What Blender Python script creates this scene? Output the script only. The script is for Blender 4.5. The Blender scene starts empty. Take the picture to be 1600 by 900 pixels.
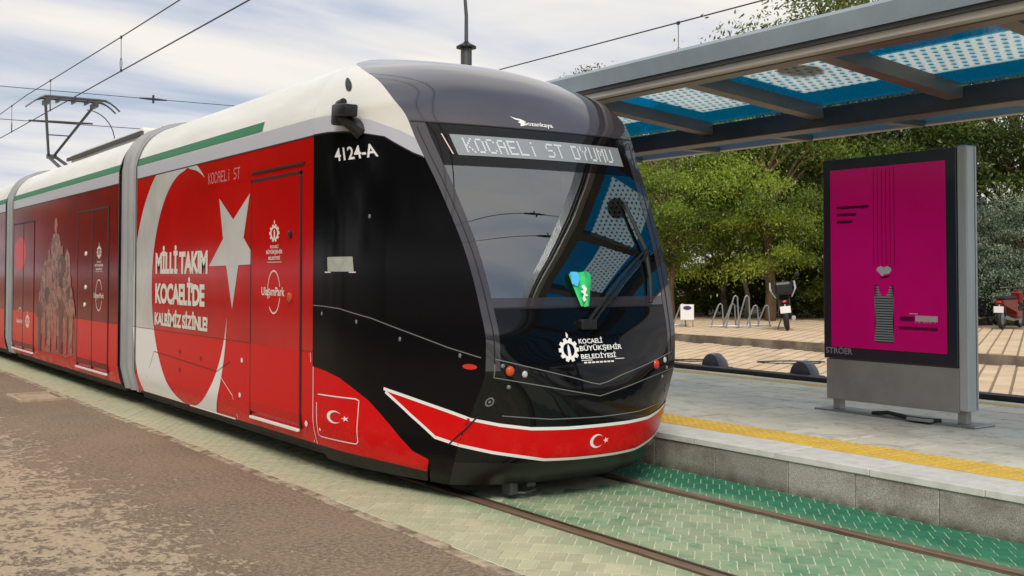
import bpy, bmesh, math, random
import numpy as np
from mathutils import Vector, Matrix
from mathutils.geometry import tessellate_polygon

SC = bpy.context.scene
COL = SC.collection
rad = math.radians

# ------------------------------------------------------------------ camera
YAW, PITCH, CAMH = 0.6006, 0.02851, 1.7
cam_d = bpy.data.cameras.new('camera')
cam = bpy.data.objects.new('camera', cam_d); COL.objects.link(cam)
Fv = Vector((math.sin(YAW)*math.cos(PITCH), math.cos(YAW)*math.cos(PITCH), math.sin(PITCH)))
Rv = Vector((math.cos(YAW), -math.sin(YAW), 0)); Uv = Rv.cross(Fv)
cam.matrix_world = Matrix(((Rv.x, Uv.x, -Fv.x, 0), (Rv.y, Uv.y, -Fv.y, 0), (Rv.z, Uv.z, -Fv.z, CAMH), (0, 0, 0, 1)))
cam_d.sensor_fit = 'HORIZONTAL'; cam_d.sensor_width = 36
cam_d.lens = 1722.4/1600*36; cam_d.shift_y = -0.045
cam_d.clip_start = 0.1; cam_d.clip_end = 3000
SC.camera = cam

# ------------------------------------------------------------------ sky and sun
SUN_EL, SUN_AZ = 44.0, 216.0       # azimuth measured from +Y towards +X
SX_, SY_, SZ_ = (math.sin(rad(SUN_AZ))*math.cos(rad(SUN_EL)), math.cos(rad(SUN_AZ))*math.cos(rad(SUN_EL)), math.sin(rad(SUN_EL)))
w = bpy.data.worlds.new('World'); SC.world = w; w.use_nodes = True
nt = w.node_tree; nt.nodes.clear()
def N(nt, t, **k):
    n = nt.nodes.new(t)
    for a, b in k.items(): setattr(n, a, b)
    return n
wo = N(nt, 'ShaderNodeOutputWorld'); bg = N(nt, 'ShaderNodeBackground'); nt.links.new(bg.outputs[0], wo.inputs[0])
sky = N(nt, 'ShaderNodeTexSky'); sky.sky_type = 'NISHITA'; sky.sun_disc = False
sky.sun_elevation = rad(SUN_EL); sky.sun_rotation = rad(SUN_AZ)
sky.air_density = 1.0; sky.dust_density = 1.5
tc = N(nt, 'ShaderNodeTexCoord'); sep = N(nt, 'ShaderNodeSeparateXYZ'); nt.links.new(tc.outputs['Generated'], sep.inputs[0])
zz = N(nt, 'ShaderNodeMath', operation='MAXIMUM'); nt.links.new(sep.outputs[2], zz.inputs[0]); zz.inputs[1].default_value = 0.0
za = N(nt, 'ShaderNodeMath', operation='ADD'); nt.links.new(zz.outputs[0], za.inputs[0]); za.inputs[1].default_value = 0.16
dx = N(nt, 'ShaderNodeMath', operation='DIVIDE'); nt.links.new(sep.outputs[0], dx.inputs[0]); nt.links.new(za.outputs[0], dx.inputs[1])
dy = N(nt, 'ShaderNodeMath', operation='DIVIDE'); nt.links.new(sep.outputs[1], dy.inputs[0]); nt.links.new(za.outputs[0], dy.inputs[1])
cmb = N(nt, 'ShaderNodeCombineXYZ'); nt.links.new(dx.outputs[0], cmb.inputs[0]); nt.links.new(dy.outputs[0], cmb.inputs[1])
mp = N(nt, 'ShaderNodeMapping'); nt.links.new(cmb.outputs[0], mp.inputs[0])
mp.inputs['Rotation'].default_value = (0, 0, rad(20)); mp.inputs['Scale'].default_value = (0.55, 1.15, 1)
nz = N(nt, 'ShaderNodeTexNoise'); nt.links.new(mp.outputs[0], nz.inputs['Vector'])
nz.inputs['Scale'].default_value = 1.3; nz.inputs['Detail'].default_value = 7; nz.inputs['Roughness'].default_value = 0.52; nz.inputs['Distortion'].default_value = 0.35
cr = N(nt, 'ShaderNodeValToRGB'); nt.links.new(nz.outputs['Fac'], cr.inputs[0])
cr.color_ramp.elements[0].position = 0.37; cr.color_ramp.elements[0].color = (4.9, 5.6, 7.0, 1)
cr.color_ramp.elements[1].position = 0.60; cr.color_ramp.elements[1].color = (9.4, 9.0, 8.4, 1)
e = cr.color_ramp.elements.new(0.48); e.color = (7.1, 7.3, 7.9, 1)
cv = N(nt, 'ShaderNodeMapRange'); nt.links.new(nz.outputs['Fac'], cv.inputs[0])
cv.inputs[1].default_value = 0.28; cv.inputs[2].default_value = 0.48; cv.inputs[3].default_value = 0.70; cv.inputs[4].default_value = 1.0
mx = N(nt, 'ShaderNodeMix', data_type='RGBA'); nt.links.new(cv.outputs[0], mx.inputs[0]); nt.links.new(sky.outputs[0], mx.inputs[6]); nt.links.new(cr.outputs[0], mx.inputs[7])
nt.links.new(mx.outputs[2], bg.inputs[0]); bg.inputs[1].default_value = 0.1
sun_d = bpy.data.lights.new('sun', 'SUN'); sun_d.energy = 2.9; sun_d.angle = rad(22); sun_d.color = (1, 0.95, 0.86)
sun = bpy.data.objects.new('sun', sun_d); COL.objects.link(sun)
sun.rotation_euler = Vector((SX_, SY_, SZ_)).to_track_quat('Z', 'Y').to_euler()
SC.view_settings.view_transform = 'Standard'; SC.view_settings.look = 'None'
SC.view_settings.exposure = 0.0; SC.view_settings.gamma = 1.0; SC.view_settings.use_curve_mapping = False

# ------------------------------------------------------------------ helpers: materials
def col4(c): return (c[0], c[1], c[2], 1)
def mat(name, c, rough=0.5, metal=0.0, spec=0.5, coat=0.0, ior=1.5, c2=None, scale=8, bump=0.0, bscale=None, emit=0, detail=5, lo=0.4, hi=0.65, stretch=None, rough2=None, coord='Object', random_amt=0.0):
    m = bpy.data.materials.new(name); m.use_nodes = True; t = m.node_tree; b = t.nodes['Principled BSDF']
    b.inputs['Base Color'].default_value = col4(c); b.inputs['Roughness'].default_value = rough; b.inputs['Metallic'].default_value = metal
    b.inputs['Specular IOR Level'].default_value = spec; b.inputs['Coat Weight'].default_value = coat; b.inputs['Coat Roughness'].default_value = 0.04; b.inputs['IOR'].default_value = ior
    if emit: b.inputs['Emission Color'].default_value = col4(c); b.inputs['Emission Strength'].default_value = emit
    last = None
    if c2 is not None or bump:
        if coord == 'Position': src = N(t, 'ShaderNodeNewGeometry').outputs['Position']
        else: src = N(t, 'ShaderNodeTexCoord').outputs[coord]
        if stretch:
            mp = N(t, 'ShaderNodeMapping'); t.links.new(src, mp.inputs[0]); mp.inputs['Scale'].default_value = stretch; src = mp.outputs[0]
        nz = N(t, 'ShaderNodeTexNoise'); t.links.new(src, nz.inputs['Vector']); nz.inputs['Scale'].default_value = scale; nz.inputs['Detail'].default_value = detail; nz.inputs['Roughness'].default_value = 0.6
        if c2 is not None:
            mr = N(t, 'ShaderNodeMapRange'); t.links.new(nz.outputs['Fac'], mr.inputs[0]); mr.inputs[1].default_value = lo; mr.inputs[2].default_value = hi
            mx = N(t, 'ShaderNodeMix', data_type='RGBA'); t.links.new(mr.outputs[0], mx.inputs[0]); mx.inputs[6].default_value = col4(c); mx.inputs[7].default_value = col4(c2)
            last = mx.outputs[2]
            if rough2 is not None:
                rr = N(t, 'ShaderNodeMix', data_type='FLOAT'); t.links.new(mr.outputs[0], rr.inputs[0]); rr.inputs[2].default_value = rough; rr.inputs[3].default_value = rough2
                t.links.new(rr.outputs[0], b.inputs['Roughness'])
        if bump:
            n2 = N(t, 'ShaderNodeTexNoise'); t.links.new(src, n2.inputs['Vector']); n2.inputs['Scale'].default_value = bscale or scale*4; n2.inputs['Detail'].default_value = 4
            bp = N(t, 'ShaderNodeBump'); t.links.new(n2.outputs['Fac'], bp.inputs['Height']); bp.inputs['Strength'].default_value = bump; bp.inputs['Distance'].default_value = 0.02
            t.links.new(bp.outputs[0], b.inputs['Normal'])
    if random_amt:
        oi = N(t, 'ShaderNodeObjectInfo'); mr = N(t, 'ShaderNodeMapRange'); t.links.new(oi.outputs['Random'], mr.inputs[0])
        mr.inputs[3].default_value = 1-random_amt; mr.inputs[4].default_value = 1+random_amt
        mm = N(t, 'ShaderNodeVectorMath', operation='SCALE'); t.links.new(mr.outputs[0], mm.inputs['Scale'])
        if last is not None: t.links.new(last, mm.inputs[0])
        else: mm.inputs[0].default_value = c
        last = mm.outputs[0]
    if last is not None: t.links.new(last, b.inputs['Base Color'])
    return m

M = {}
M['red'] = mat('red_paint', (.60, .003, .005), .22, spec=.12, coat=.04)
M['film'] = mat('red_window_film', (.42, .003, .004), .10, c2=(.52, .004, .005), scale=.8, spec=.25)
M['film2'] = mat('maroon_window_film', (.15, .009, .007), .12, c2=(.24, .009, .007), scale=.9, spec=.10)
M['black'] = mat('black_gloss_paint', (.003, .003, .004), .045, spec=.32, coat=0)
M['blackside'] = mat('black_side_film', (.003, .003, .004), .10, spec=.14)
M['blackm'] = mat('black_matt_plastic', (.006, .006, .007), .4)
M['rubber'] = mat('black_rubber', (.010, .010, .010), .7)
M['under'] = mat('dirty_underframe', (.012, .011, .010), .8, c2=(.03, .026, .022), scale=6)
M['pillar'] = mat('grey_pillar_paint', (.030, .027, .034), .06, spec=.6, coat=.6)
M['cap'] = mat('dark_grey_roof_paint', (.036, .032, .043), .09, coat=.8, c2=(.045, .04, .052), scale=2)
M['white'] = mat('white_fairing_paint', (.78, .77, .72), .3, coat=.2, c2=(.70, .69, .63), scale=1.6, stretch=(1, .3, 1.5))
M['roofw'] = mat('white_roof_paint', (.76, .75, .71), .45, c2=(.64, .63, .58), scale=1.3, stretch=(1, .4, 2))
M['lilac'] = mat('silver_band_paint', (.52, .52, .58), .3, coat=.1)
M['green'] = mat('green_stripe_paint', (.004, .16, .06), .4, spec=.2)
M['printw'] = mat('white_print', (.78, .77, .75), .3, coat=.3)
M['printg'] = mat('white_print_on_window_film', (.56, .55, .53), .16, c2=(.49, .48, .46), scale=2)
M['line'] = mat('pale_reflective_line', (.80, .70, .70), .3)
M['dgap'] = mat('dark_door_gap', (.012, .003, .003), .4)
M['seam'] = mat('dark_red_seam', (.16, .003, .003), .35)
M['seamk'] = mat('grey_seam', (.16, .16, .16), .25)
M['steel'] = mat('galvanised_steel', (.36, .37, .38), .42, metal=.7, c2=(.27, .28, .29), scale=5)
M['dsteel'] = mat('dark_steel', (.09, .095, .10), .45, metal=.6)
M['alu'] = mat('brushed_aluminium', (.56, .60, .60), .4, metal=.3, c2=(.48, .52, .52), scale=3, stretch=(1, 1, .15))
M['bellow'] = mat('grey_bellows_fabric', (.30, .305, .31), .6, c2=(.24, .24, .245), scale=3, stretch=(1, 1, .4))
M['bellowd'] = mat('dark_bellows_fold', (.035, .035, .036), .8)
M['orange'] = mat('amber_lamp_lens', (.48, .07, .015), .15, spec=.4)
M['redlens'] = mat('red_lamp_lens', (.55, .03, .02), .12, spec=.6)
M['clear'] = mat('clear_lamp_lens', (.42, .44, .46), .1, spec=.6)
M['led'] = mat('lit_white_display_dots', (.50, .54, .56), .4, emit=.12)
M['ledd'] = mat('dim_display_dots', (.50, .22, .24), .4)
M['pinkbar'] = mat('pale_pink_strip', (.68, .52, .48), .35)
M['paper'] = mat('grey_paper_note', (.38, .40, .34), .6, c2=(.30, .32, .26), scale=12)

def glass_mat(name, tint, refl_ior, rough=0.015, body=(.01, .012, .014), trans=0.6):
    m = bpy.data.materials.new(name); m.use_nodes = True; t = m.node_tree; t.nodes.clear()
    o = N(t, 'ShaderNodeOutputMaterial'); tr = N(t, 'ShaderNodeBsdfTransparent'); tr.inputs[0].default_value = col4(tint)
    df = N(t, 'ShaderNodeBsdfDiffuse'); df.inputs[0].default_value = col4(body)
    gl = N(t, 'ShaderNodeBsdfGlossy'); gl.inputs['Roughness'].default_value = rough; gl.inputs['Color'].default_value = (.93, .97, 1, 1)
    fr = N(t, 'ShaderNodeFresnel'); fr.inputs[0].default_value = refl_ior
    m1 = N(t, 'ShaderNodeMixShader'); m1.inputs[0].default_value = trans; t.links.new(df.outputs[0], m1.inputs[1]); t.links.new(tr.outputs[0], m1.inputs[2])
    m2 = N(t, 'ShaderNodeMixShader'); t.links.new(fr.outputs[0], m2.inputs[0]); t.links.new(m1.outputs[0], m2.inputs[1]); t.links.new(gl.outputs[0], m2.inputs[2])
    t.links.new(m2.outputs[0], o.inputs[0]); return m
M['wind'] = glass_mat('tinted_windscreen_glass', (.93, .97, .97), 2.95, trans=.97)
M['signglass'] = mat('sign_glass', (.20, .22, .235), .05, spec=.7, coat=.8)

# ------------------------------------------------------------------ helpers: objects
WL = {}
def wloc(o): return WL.get(o.name, Vector((0, 0, 0))) if o else Vector((0, 0, 0))
def tag(o, label=None, cat=None, group=None, kind=None):
    if label: o['label'] = label
    if cat: o['category'] = cat
    if group: o['group'] = group
    if kind: o['kind'] = kind
    return o
def thing(name, loc, label, cat, group=None):
    o = bpy.data.objects.new(name, None); COL.objects.link(o); o.location = loc; o.empty_display_size = .2
    WL[o.name] = Vector(loc); return tag(o, label, cat, group)
def link(name, me, parent=None, loc=None):
    o = bpy.data.objects.new(name, me); COL.objects.link(o)
    if parent: o.parent = parent
    L = Vector(loc) if loc is not None else wloc(parent)
    o.location = L - wloc(parent); WL[o.name] = L
    return o
def mesh(name, V, Fc, m, parent=None, smooth=False, normals=None, origin=None):
    """world-space vertices -> one linked mesh object (origin = parent's origin or given)"""
    L = Vector(origin) if origin is not None else wloc(parent)
    if normals is not None:
        Va = np.array([tuple(v) for v in V], float); Na = np.array([tuple(n) for n in normals], float); F2 = []
        for f in Fc:
            f = tuple(f); g = np.zeros(3)
            for i in range(1, len(f)-1): g += np.cross(Va[f[i]]-Va[f[0]], Va[f[i+1]]-Va[f[0]])
            F2.append(f if g @ Na[list(f)].mean(0) >= 0 else f[::-1])
        Fc = F2
    me = bpy.data.meshes.new(name)
    me.from_pydata([tuple(Vector(v)-L) for v in V], [], [tuple(f) for f in Fc]); me.update()
    ms = m if isinstance(m, (list, tuple)) else [m]
    for q in ms: me.materials.append(q)
    if smooth or normals is not None:
        me.polygons.foreach_set('use_smooth', [True]*len(me.polygons))
    if normals is not None: me.normals_split_custom_set_from_vertices([tuple(n) for n in normals])
    return link(name, me, parent, L)
class MB:
    def __init__(s): s.V = []; s.F = []
    def add(s, V, Fc):
        o = len(s.V); s.V += [tuple(v) for v in V]; s.F += [tuple(i+o for i in f) for f in Fc]; return s
    def box(s, x0, x1, y0, y1, z0, z1, c=0.0):
        if c <= 0:
            V = [(x, y, z) for z in (z0, z1) for y in (y0, y1) for x in (x0, x1)]
            return s.add(V, [(0, 2, 3, 1), (4, 5, 7, 6), (0, 1, 5, 4), (2, 6, 7, 3), (0, 4, 6, 2), (1, 3, 7, 5)])
        bm = bmesh.new(); bmesh.ops.create_cube(bm, size=1)
        for v in bm.verts: v.co = ((x0+x1)/2+v.co.x*(x1-x0), (y0+y1)/2+v.co.y*(y1-y0), (z0+z1)/2+v.co.z*(z1-z0))
        bmesh.ops.bevel(bm, geom=bm.edges[:], offset=c, segments=2, affect='EDGES', profile=.5)
        bm.verts.index_update(); V = [v.co.copy() for v in bm.verts]; Fc = [[v.index for v in f.verts] for f in bm.faces]; bm.free()
        return s.add(V, Fc)
    def tube(s, pts, r, n=8, cap=True):
        pts = [Vector(p) for p in pts]; rs = r if isinstance(r, (list, tuple)) else [r]*len(pts)
        rings = []; up = None
        for i, p in enumerate(pts):
            d = (pts[min(i+1, len(pts)-1)]-pts[max(i-1, 0)]).normalized()
            if up is None: up = Vector((0, 0, 1)) if abs(d.z) < .9 else Vector((1, 0, 0))
            a = d.cross(up).normalized(); b = a.cross(d).normalized(); up = b
            rings.append([p+(a*math.cos(2*math.pi*k/n)+b*math.sin(2*math.pi*k/n))*rs[i] for k in range(n)])
        V = [v for R_ in rings for v in R_]; Fc = []
        for i in range(len(pts)-1):
            for k in range(n): Fc.append((i*n+k, i*n+(k+1) % n, (i+1)*n+(k+1) % n, (i+1)*n+k))
        if cap: Fc.append(tuple(range(n-1, -1, -1))); Fc.append(tuple((len(pts)-1)*n+k for k in range(n)))
        return s.add(V, Fc)
    def prism(s, poly, ax, a0, a1):
        """poly: 2-D outline; ax: axis of extrusion ('x','y','z')"""
        def q(p, a): return {'x': (a, p[0], p[1]), 'y': (p[0], a, p[1]), 'z': (p[0], p[1], a)}[ax]
        n = len(poly); V = [q(p, a0) for p in poly]+[q(p, a1) for p in poly]
        tris = tessellate_polygon([[Vector((p[0], p[1], 0)) for p in poly]])
        Fc = [tuple(t) for t in tris]+[tuple(i+n for i in reversed(t)) for t in tris]
        Fc += [(i, (i+1) % n, (i+1) % n+n, i+n) for i in range(n)]
        return s.add(V, Fc)
    def lathe(s, c, prof, n=16, ax='z'):
        V = []; Fc = []
        for (r, h) in prof:
            for k in range(n):
                a = 2*math.pi*k/n; p = (r*math.cos(a), r*math.sin(a), h)
                if ax == 'x': p = (p[2], p[0], p[1])
                if ax == 'y': p = (p[0], p[2], p[1])
                V.append((c[0]+p[0], c[1]+p[1], c[2]+p[2]))
        for i in range(len(prof)-1):
            for k in range(n): Fc.append((i*n+k, i*n+(k+1) % n, (i+1)*n+(k+1) % n, (i+1)*n+k))
        Fc.append(tuple(range(n-1, -1, -1))); Fc.append(tuple((len(prof)-1)*n+k for k in range(n)))
        return s.add(V, Fc)
    def build(s, name, m, parent=None, smooth=False, origin=None): return mesh(name, s.V, s.F, m, parent, smooth, origin=origin)
def box(name, x0, x1, y0, y1, z0, z1, m, parent=None, c=0.0): return MB().box(x0, x1, y0, y1, z0, z1, c).build(name, m, parent)
def smooth_by_angle(o, deg=35):
    me = o.data; me.polygons.foreach_set('use_smooth', [True]*len(me.polygons)); me.set_sharp_from_angle(angle=rad(deg)); return o
def copy_tree(o, parent=None):
    c = o.copy(); COL.objects.link(c)
    if parent: c.parent = parent
    for ch in o.children: copy_tree(ch, c)
    return c

def text_verts(txt, bold=0.0, spacing=1.0):
    cu = bpy.data.curves.new('t', 'FONT'); cu.body = txt; cu.size = 1; cu.offset = bold; cu.space_character = spacing; cu.resolution_u = 3
    cu.fill_mode = 'FRONT'
    ob = bpy.data.objects.new('t', cu); COL.objects.link(ob)
    dg = bpy.context.evaluated_depsgraph_get(); ev = ob.evaluated_get(dg); me = ev.to_mesh()
    V = np.array([v.co[:2] for v in me.vertices]); Fc = [tuple(p.vertices) for p in me.polygons]
    ev.to_mesh_clear(); bpy.data.objects.remove(ob); bpy.data.curves.remove(cu)
    return V, Fc
def text_fit(txt, bold=0.0, spacing=1.0):
    V, Fc = text_verts(txt, bold, spacing)
    lo = V.min(0); hi = V.max(0); return (V-lo)/(hi-lo), Fc      # unit square

# ------------------------------------------------------------------ ground, road, plaza
def wear_nodes(name, build): 
    m = bpy.data.materials.new(name); m.use_nodes = True; build(m.node_tree, m.node_tree.nodes['Principled BSDF']); return m
def nnoise(t, vec, scale, detail=5, rough=.6, stretch=None, dist=0):
    if stretch:
        mp = N(t, 'ShaderNodeMapping'); t.links.new(vec, mp.inputs[0]); mp.inputs['Scale'].default_value = stretch; vec = mp.outputs[0]
    n = N(t, 'ShaderNodeTexNoise'); t.links.new(vec, n.inputs['Vector']); n.inputs['Scale'].default_value = scale; n.inputs['Detail'].default_value = detail; n.inputs['Roughness'].default_value = rough; n.inputs['Distortion'].default_value = dist
    return n.outputs['Fac']
def nrange(t, v, a, b, c=0, d=1):
    n = N(t, 'ShaderNodeMapRange'); t.links.new(v, n.inputs[0]); n.inputs[1].default_value = a; n.inputs[2].default_value = b; n.inputs[3].default_value = c; n.inputs[4].default_value = d; return n.outputs[0]
def nmix(t, f, a, b):
    n = N(t, 'ShaderNodeMix', data_type='RGBA')
    if isinstance(f, float): n.inputs[0].default_value = f
    else: t.links.new(f, n.inputs[0])
    for i, q in ((6, a), (7, b)):
        if isinstance(q, tuple): n.inputs[i].default_value = col4(q)
        else: t.links.new(q, n.inputs[i])
    return n.outputs[2]
def nmath(t, op, a, b):
    n = N(t, 'ShaderNodeMath', operation=op)
    for i, q in ((0, a), (1, b)):
        if isinstance(q, (int, float)): n.inputs[i].default_value = q
        else: t.links.new(q, n.inputs[i])
    return n.outputs[0]
def npos(t):
    g = N(t, 'ShaderNodeNewGeometry'); s = N(t, 'ShaderNodeSeparateXYZ'); t.links.new(g.outputs['Position'], s.inputs[0]); return g.outputs['Position'], s.outputs[0], s.outputs[1], s.outputs[2]
def nbump(t, b, h, strength, dist=.01):
    n = N(t, 'ShaderNodeBump'); t.links.new(h, n.inputs['Height']); n.inputs['Strength'].default_value = strength; n.inputs['Distance'].default_value = dist; t.links.new(n.outputs[0], b.inputs['Normal'])

def road_mat(t, b):
    p, x, y, z = npos(t)
    fine = nmath(t, 'ADD', nmath(t, 'MULTIPLY', nnoise(t, p, 30, 5, .8), .75), nmath(t, 'MULTIPLY', nnoise(t, p, 110, 2), .25)); grain = nnoise(t, p, 22, 6, .7)
    asph = nmix(t, nrange(t, fine, .43, .58), (.11, .08, .053), (.33, .25, .175))
    asph = nmix(t, nrange(t, nnoise(t, p, 1.1, 4), .35, .7), asph, nmix(t, .5, asph, (.30, .205, .12)))
    asph = nmix(t, nmath(t, 'MULTIPLY', nrange(t, nnoise(t, p, .5, 4, .6, (1, .3, 1)), .5, .7), .5), asph, (.10, .068, .044))
    fl = nmath(t, 'ADD', nmath(t, 'MULTIPLY', nnoise(t, p, 7, 9, .75, (1.0, .7, 1), .6), .58), nmath(t, 'MULTIPLY', nnoise(t, p, 21, 6, .7, (1.0, .7, 1), .3), .42)); pat = nnoise(t, p, .8, 5, .65, (1, .35, 1), .5)
    zone = nrange(t, nmath(t, 'ADD', x, nmath(t, 'MULTIPLY', nmath(t, 'SUBTRACT', pat, .5), 1.6)), 3.15, 1.9)
    zone = nmath(t, 'MULTIPLY', zone, nrange(t, pat, .30, .52, .45, 1.0))
    thr = nmath(t, 'ADD', nmath(t, 'ADD', fl, nmath(t, 'MULTIPLY', nmath(t, 'SUBTRACT', fine, .5), .22)), nmath(t, 'MULTIPLY', zone, .15))
    f = nrange(t, thr, .590, .630)
    mud = nmix(t, nrange(t, grain, .35, .65), (.37, .28, .175), (.55, .43, .295))
    c = nmix(t, nmath(t, 'MULTIPLY', f, .80), asph, mud); t.links.new(c, b.inputs['Base Color'])
    b.inputs['Roughness'].default_value = .8
    nbump(t, b, nmath(t, 'ADD', fine, nmath(t, 'MULTIPLY', f, .5)), .9, .012)
M['road'] = wear_nodes('muddy_asphalt', road_mat)
M['earth'] = mat('dusty_ground', (.16, .13, .09), .95, c2=(.24, .20, .15), scale=.15, coord='Position')

def sheet(name, x0, x1, y0, y1, z, m, kind='structure'):
    o = mesh(name, [(x0, y0, z), (x1, y0, z), (x1, y1, z), (x0, y1, z)], [(0, 1, 2, 3)], m); tag(o, kind=kind); return o
ground = sheet('ground', -900, 900, -900, 900, -.06, M['earth']); ground['label'] = 'dusty bare ground reaching to the horizon'
road = sheet('road', -14, 3.50, -60, 160, 0.0, M['road']); road['label'] = 'brown asphalt road smeared with dried mud'
# worn concrete edging between road and track bed
def edge_mat(t, b):
    p, x, y, z = npos(t); c = nmix(t, nrange(t, nnoise(t, p, 5, 6, .7), .4, .6), (.16, .11, .07), (.44, .36, .25)); t.links.new(c, b.inputs['Base Color']); b.inputs['Roughness'].default_value = .9
M['edge'] = wear_nodes('worn_concrete_edging', edge_mat)
rng = random.Random(4)
def dusty_red(t, b):
    p, x, y, z = npos(t); d = nnoise(t, p, 9, 6, .7, (1, .5, 1)); f = nmath(t, 'MULTIPLY', nrange(t, z, .62, .20), nrange(t, d, .40, .68))
    st = nmath(t, 'MULTIPLY', nrange(t, nnoise(t, p, 6, 5, .7, (1, 3, .12)), .56, .72), .10)
    c = nmix(t, nmath(t, 'ADD', nmath(t, 'MULTIPLY', f, .16), nmath(t, 'MULTIPLY', st, .4)), (.60, .003, .005), (.30, .17, .10)); t.links.new(c, b.inputs['Base Color'])
    t.links.new(nrange(t, f, 0, 1, .20, .55), b.inputs['Roughness']); b.inputs['Specular IOR Level'].default_value = .14
M['red'] = wear_nodes('red_paint_with_road_dust', dusty_red)
edging = tag(bpy.data.objects.new('edging', None), 'line of worn concrete edging stones between road and track', kind='structure'); COL.objects.link(edging)
y = 2.0
while y < 30:
    L_ = .8 + rng.uniform(-.05, .05); j = rng.uniform(-.006, .006)
    MB().box(3.505+j, 3.60+j, y, y+L_-.012, -.1, .004+rng.uniform(-.004, .004), .006).build('edging_stone', M['edge'], edging); y += L_

# manhole cover frame let into the road
M['cover'] = mat('concrete_cover', (.34, .26, .18), .9, c2=(.44, .34, .24), scale=9, bump=.3)
mh = thing('manhole_cover', (3.2, 16.15, 0), 'square concrete manhole cover set in the road by the track', 'manhole cover')
box('gap', 2.93, 3.47, 15.72, 16.58, -.03, .004, M['rubber'], mh)
box('lid', 2.985, 3.415, 15.80, 16.50, -.03, .020, M['cover'], mh, .004)
for a in ((2.88, 2.945, 15.67, 16.63), (3.455, 3.495, 15.67, 16.63), (2.945, 3.455, 15.67, 15.735), (2.945, 3.455, 16.565, 16.63)):
    box('frame', a[0], a[1], a[2], a[3], -.03, .032, M['cover'], mh, .004)

# ------------------------------------------------------------------ track bed with green pavers
def paver_mat(t, b):
    p, x, y, z = npos(t)
    big = nnoise(t, p, 1.3, 5, .65, (1, .35, 1), .5); med = nnoise(t, p, 6, 5, .65); fine = nnoise(t, p, 90, 2)
    oi = N(t, 'ShaderNodeObjectInfo').outputs['Random']
    fresh = nmix(t, nrange(t, med, .3, .7), (.012, .13, .065), (.028, .20, .105))
    worn = nmix(t, nrange(t, med, .35, .65), (.13, .28, .15), (.235, .345, .205))
    dusty = nmix(t, nrange(t, med, .35, .65), (.54, .48, .32), (.43, .405, .265))
    e_r = nrange(t, nmath(t, 'ADD', x, nmath(t, 'MULTIPLY', big, .7)), 6.22, 6.52)          # little walked strip by the platform
    c = nmix(t, nrange(t, big, .42, .62), worn, nmix(t, .42, worn, fresh))
    c = nmix(t, nrange(t, nmath(t, 'ADD', big, nmath(t, 'MULTIPLY', med, .25)), .60, .74), c, nmix(t, .42, worn, dusty))
    e_l = nrange(t, nmath(t, 'ADD', x, nmath(t, 'MULTIPLY', big, .8)), 5.0, 4.45)
    c = nmix(t, nmath(t, 'MULTIPLY', e_l, .88), c, dusty)
    c = nmix(t, e_r, c, fresh)
    n = N(t, 'ShaderNodeVectorMath', operation='SCALE'); t.links.new(c, n.inputs[0]); t.links.new(nrange(t, oi, 0, 1, .88, 1.12), n.inputs['Scale'])
    t.links.new(n.outputs[0], b.inputs['Base Color']); b.inputs['Roughness'].default_value = .75
    nbump(t, b, fine, .35, .006)
M['paver'] = wear_nodes('green_paver', paver_mat)
def joint_mat(t, b):
    p, x, y, z = npos(t); c = nmix(t, nrange(t, nnoise(t, p, 4, 4), .35, .65), (.62, .62, .46), (.44, .47, .33))
    c = nmix(t, nrange(t, x, 6.0, 6.15), c, (.30, .46, .31)); t.links.new(c, b.inputs['Base Color']); b.inputs['Roughness'].default_value = .95
M['joint'] = wear_nodes('sandy_joint', joint_mat)
ZONES = [(3.612, 4.418), (4.578, 5.852), (6.012, 6.590)]
JZ = -.0030; prof = [(3.55, JZ), (4.42, JZ), (4.421, -.05), (4.575, -.05), (4.576, JZ), (5.854, JZ), (5.855, -.05), (6.009, -.05), (6.01, JZ), (6.62, JZ)]
trackbed = mesh('trackbed', [(x_, y_, z_) for y_ in (-60, 160) for x_, z_ in prof], [(i, i+1, len(prof)+i+1, len(prof)+i) for i in range(len(prof)-1)], M['joint']); tag(trackbed, kind='structure'); trackbed['label'] = 'track bed paved with worn green blocks'
A_ = Vector((1, -1, 0)).normalized(); B_ = Vector((1, 1, 0)).normalized()
PW, PL, GAP = .100, .200, .0085
def clip_x(poly, xl, keep_gt):
    out = []
    for i in range(len(poly)):
        a, b = poly[i], poly[(i+1) % len(poly)]
        ia = (a[0] >= xl) == keep_gt or a[0] == xl; ib = (b[0] >= xl) == keep_gt or b[0] == xl
        if ia: out.append(a)
        if ia != ib:
            t_ = (xl-a[0])/(b[0]-a[0]); out.append((xl, a[1]+t_*(b[1]-a[1])))
    return out
# outline with the shallow zigzag of an interlocking block
def outline():
    hw, hl, k = PW/2-GAP/2, PL/2-.0025, .0035
    return [(-hw, -hl), (hw, -hl), (hw+k, -hl/2), (hw-k*.2, 0), (hw+k, hl/2), (hw, hl), (-hw, hl), (-hw+k, hl/2), (-hw-k*.2, 0), (-hw+k, -hl/2)]
OUT = outline()
def paver_mesh(poly):      # chamfered block, top at z = 0
    c = (sum(p[0] for p in poly)/len(poly), sum(p[1] for p in poly)/len(poly)); n = len(poly)
    def sh(p, d):
        v = Vector((p[0]-c[0], p[1]-c[1])); L_ = v.length or 1; v *= max(0, (L_-d)/L_); return (c[0]+v.x, c[1]+v.y)
    V = [(p[0], p[1], -.05) for p in poly]+[(p[0], p[1], -.001) for p in poly]+[(*sh(p, .0012), 0) for p in poly]
    Fc = [(i, (i+1) % n, (i+1) % n+n, i+n) for i in range(n)]+[(i+n, (i+1) % n+n, (i+1) % n+2*n, i+2*n) for i in range(n)]+[tuple(range(2*n, 3*n))]
    return V, Fc
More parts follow.
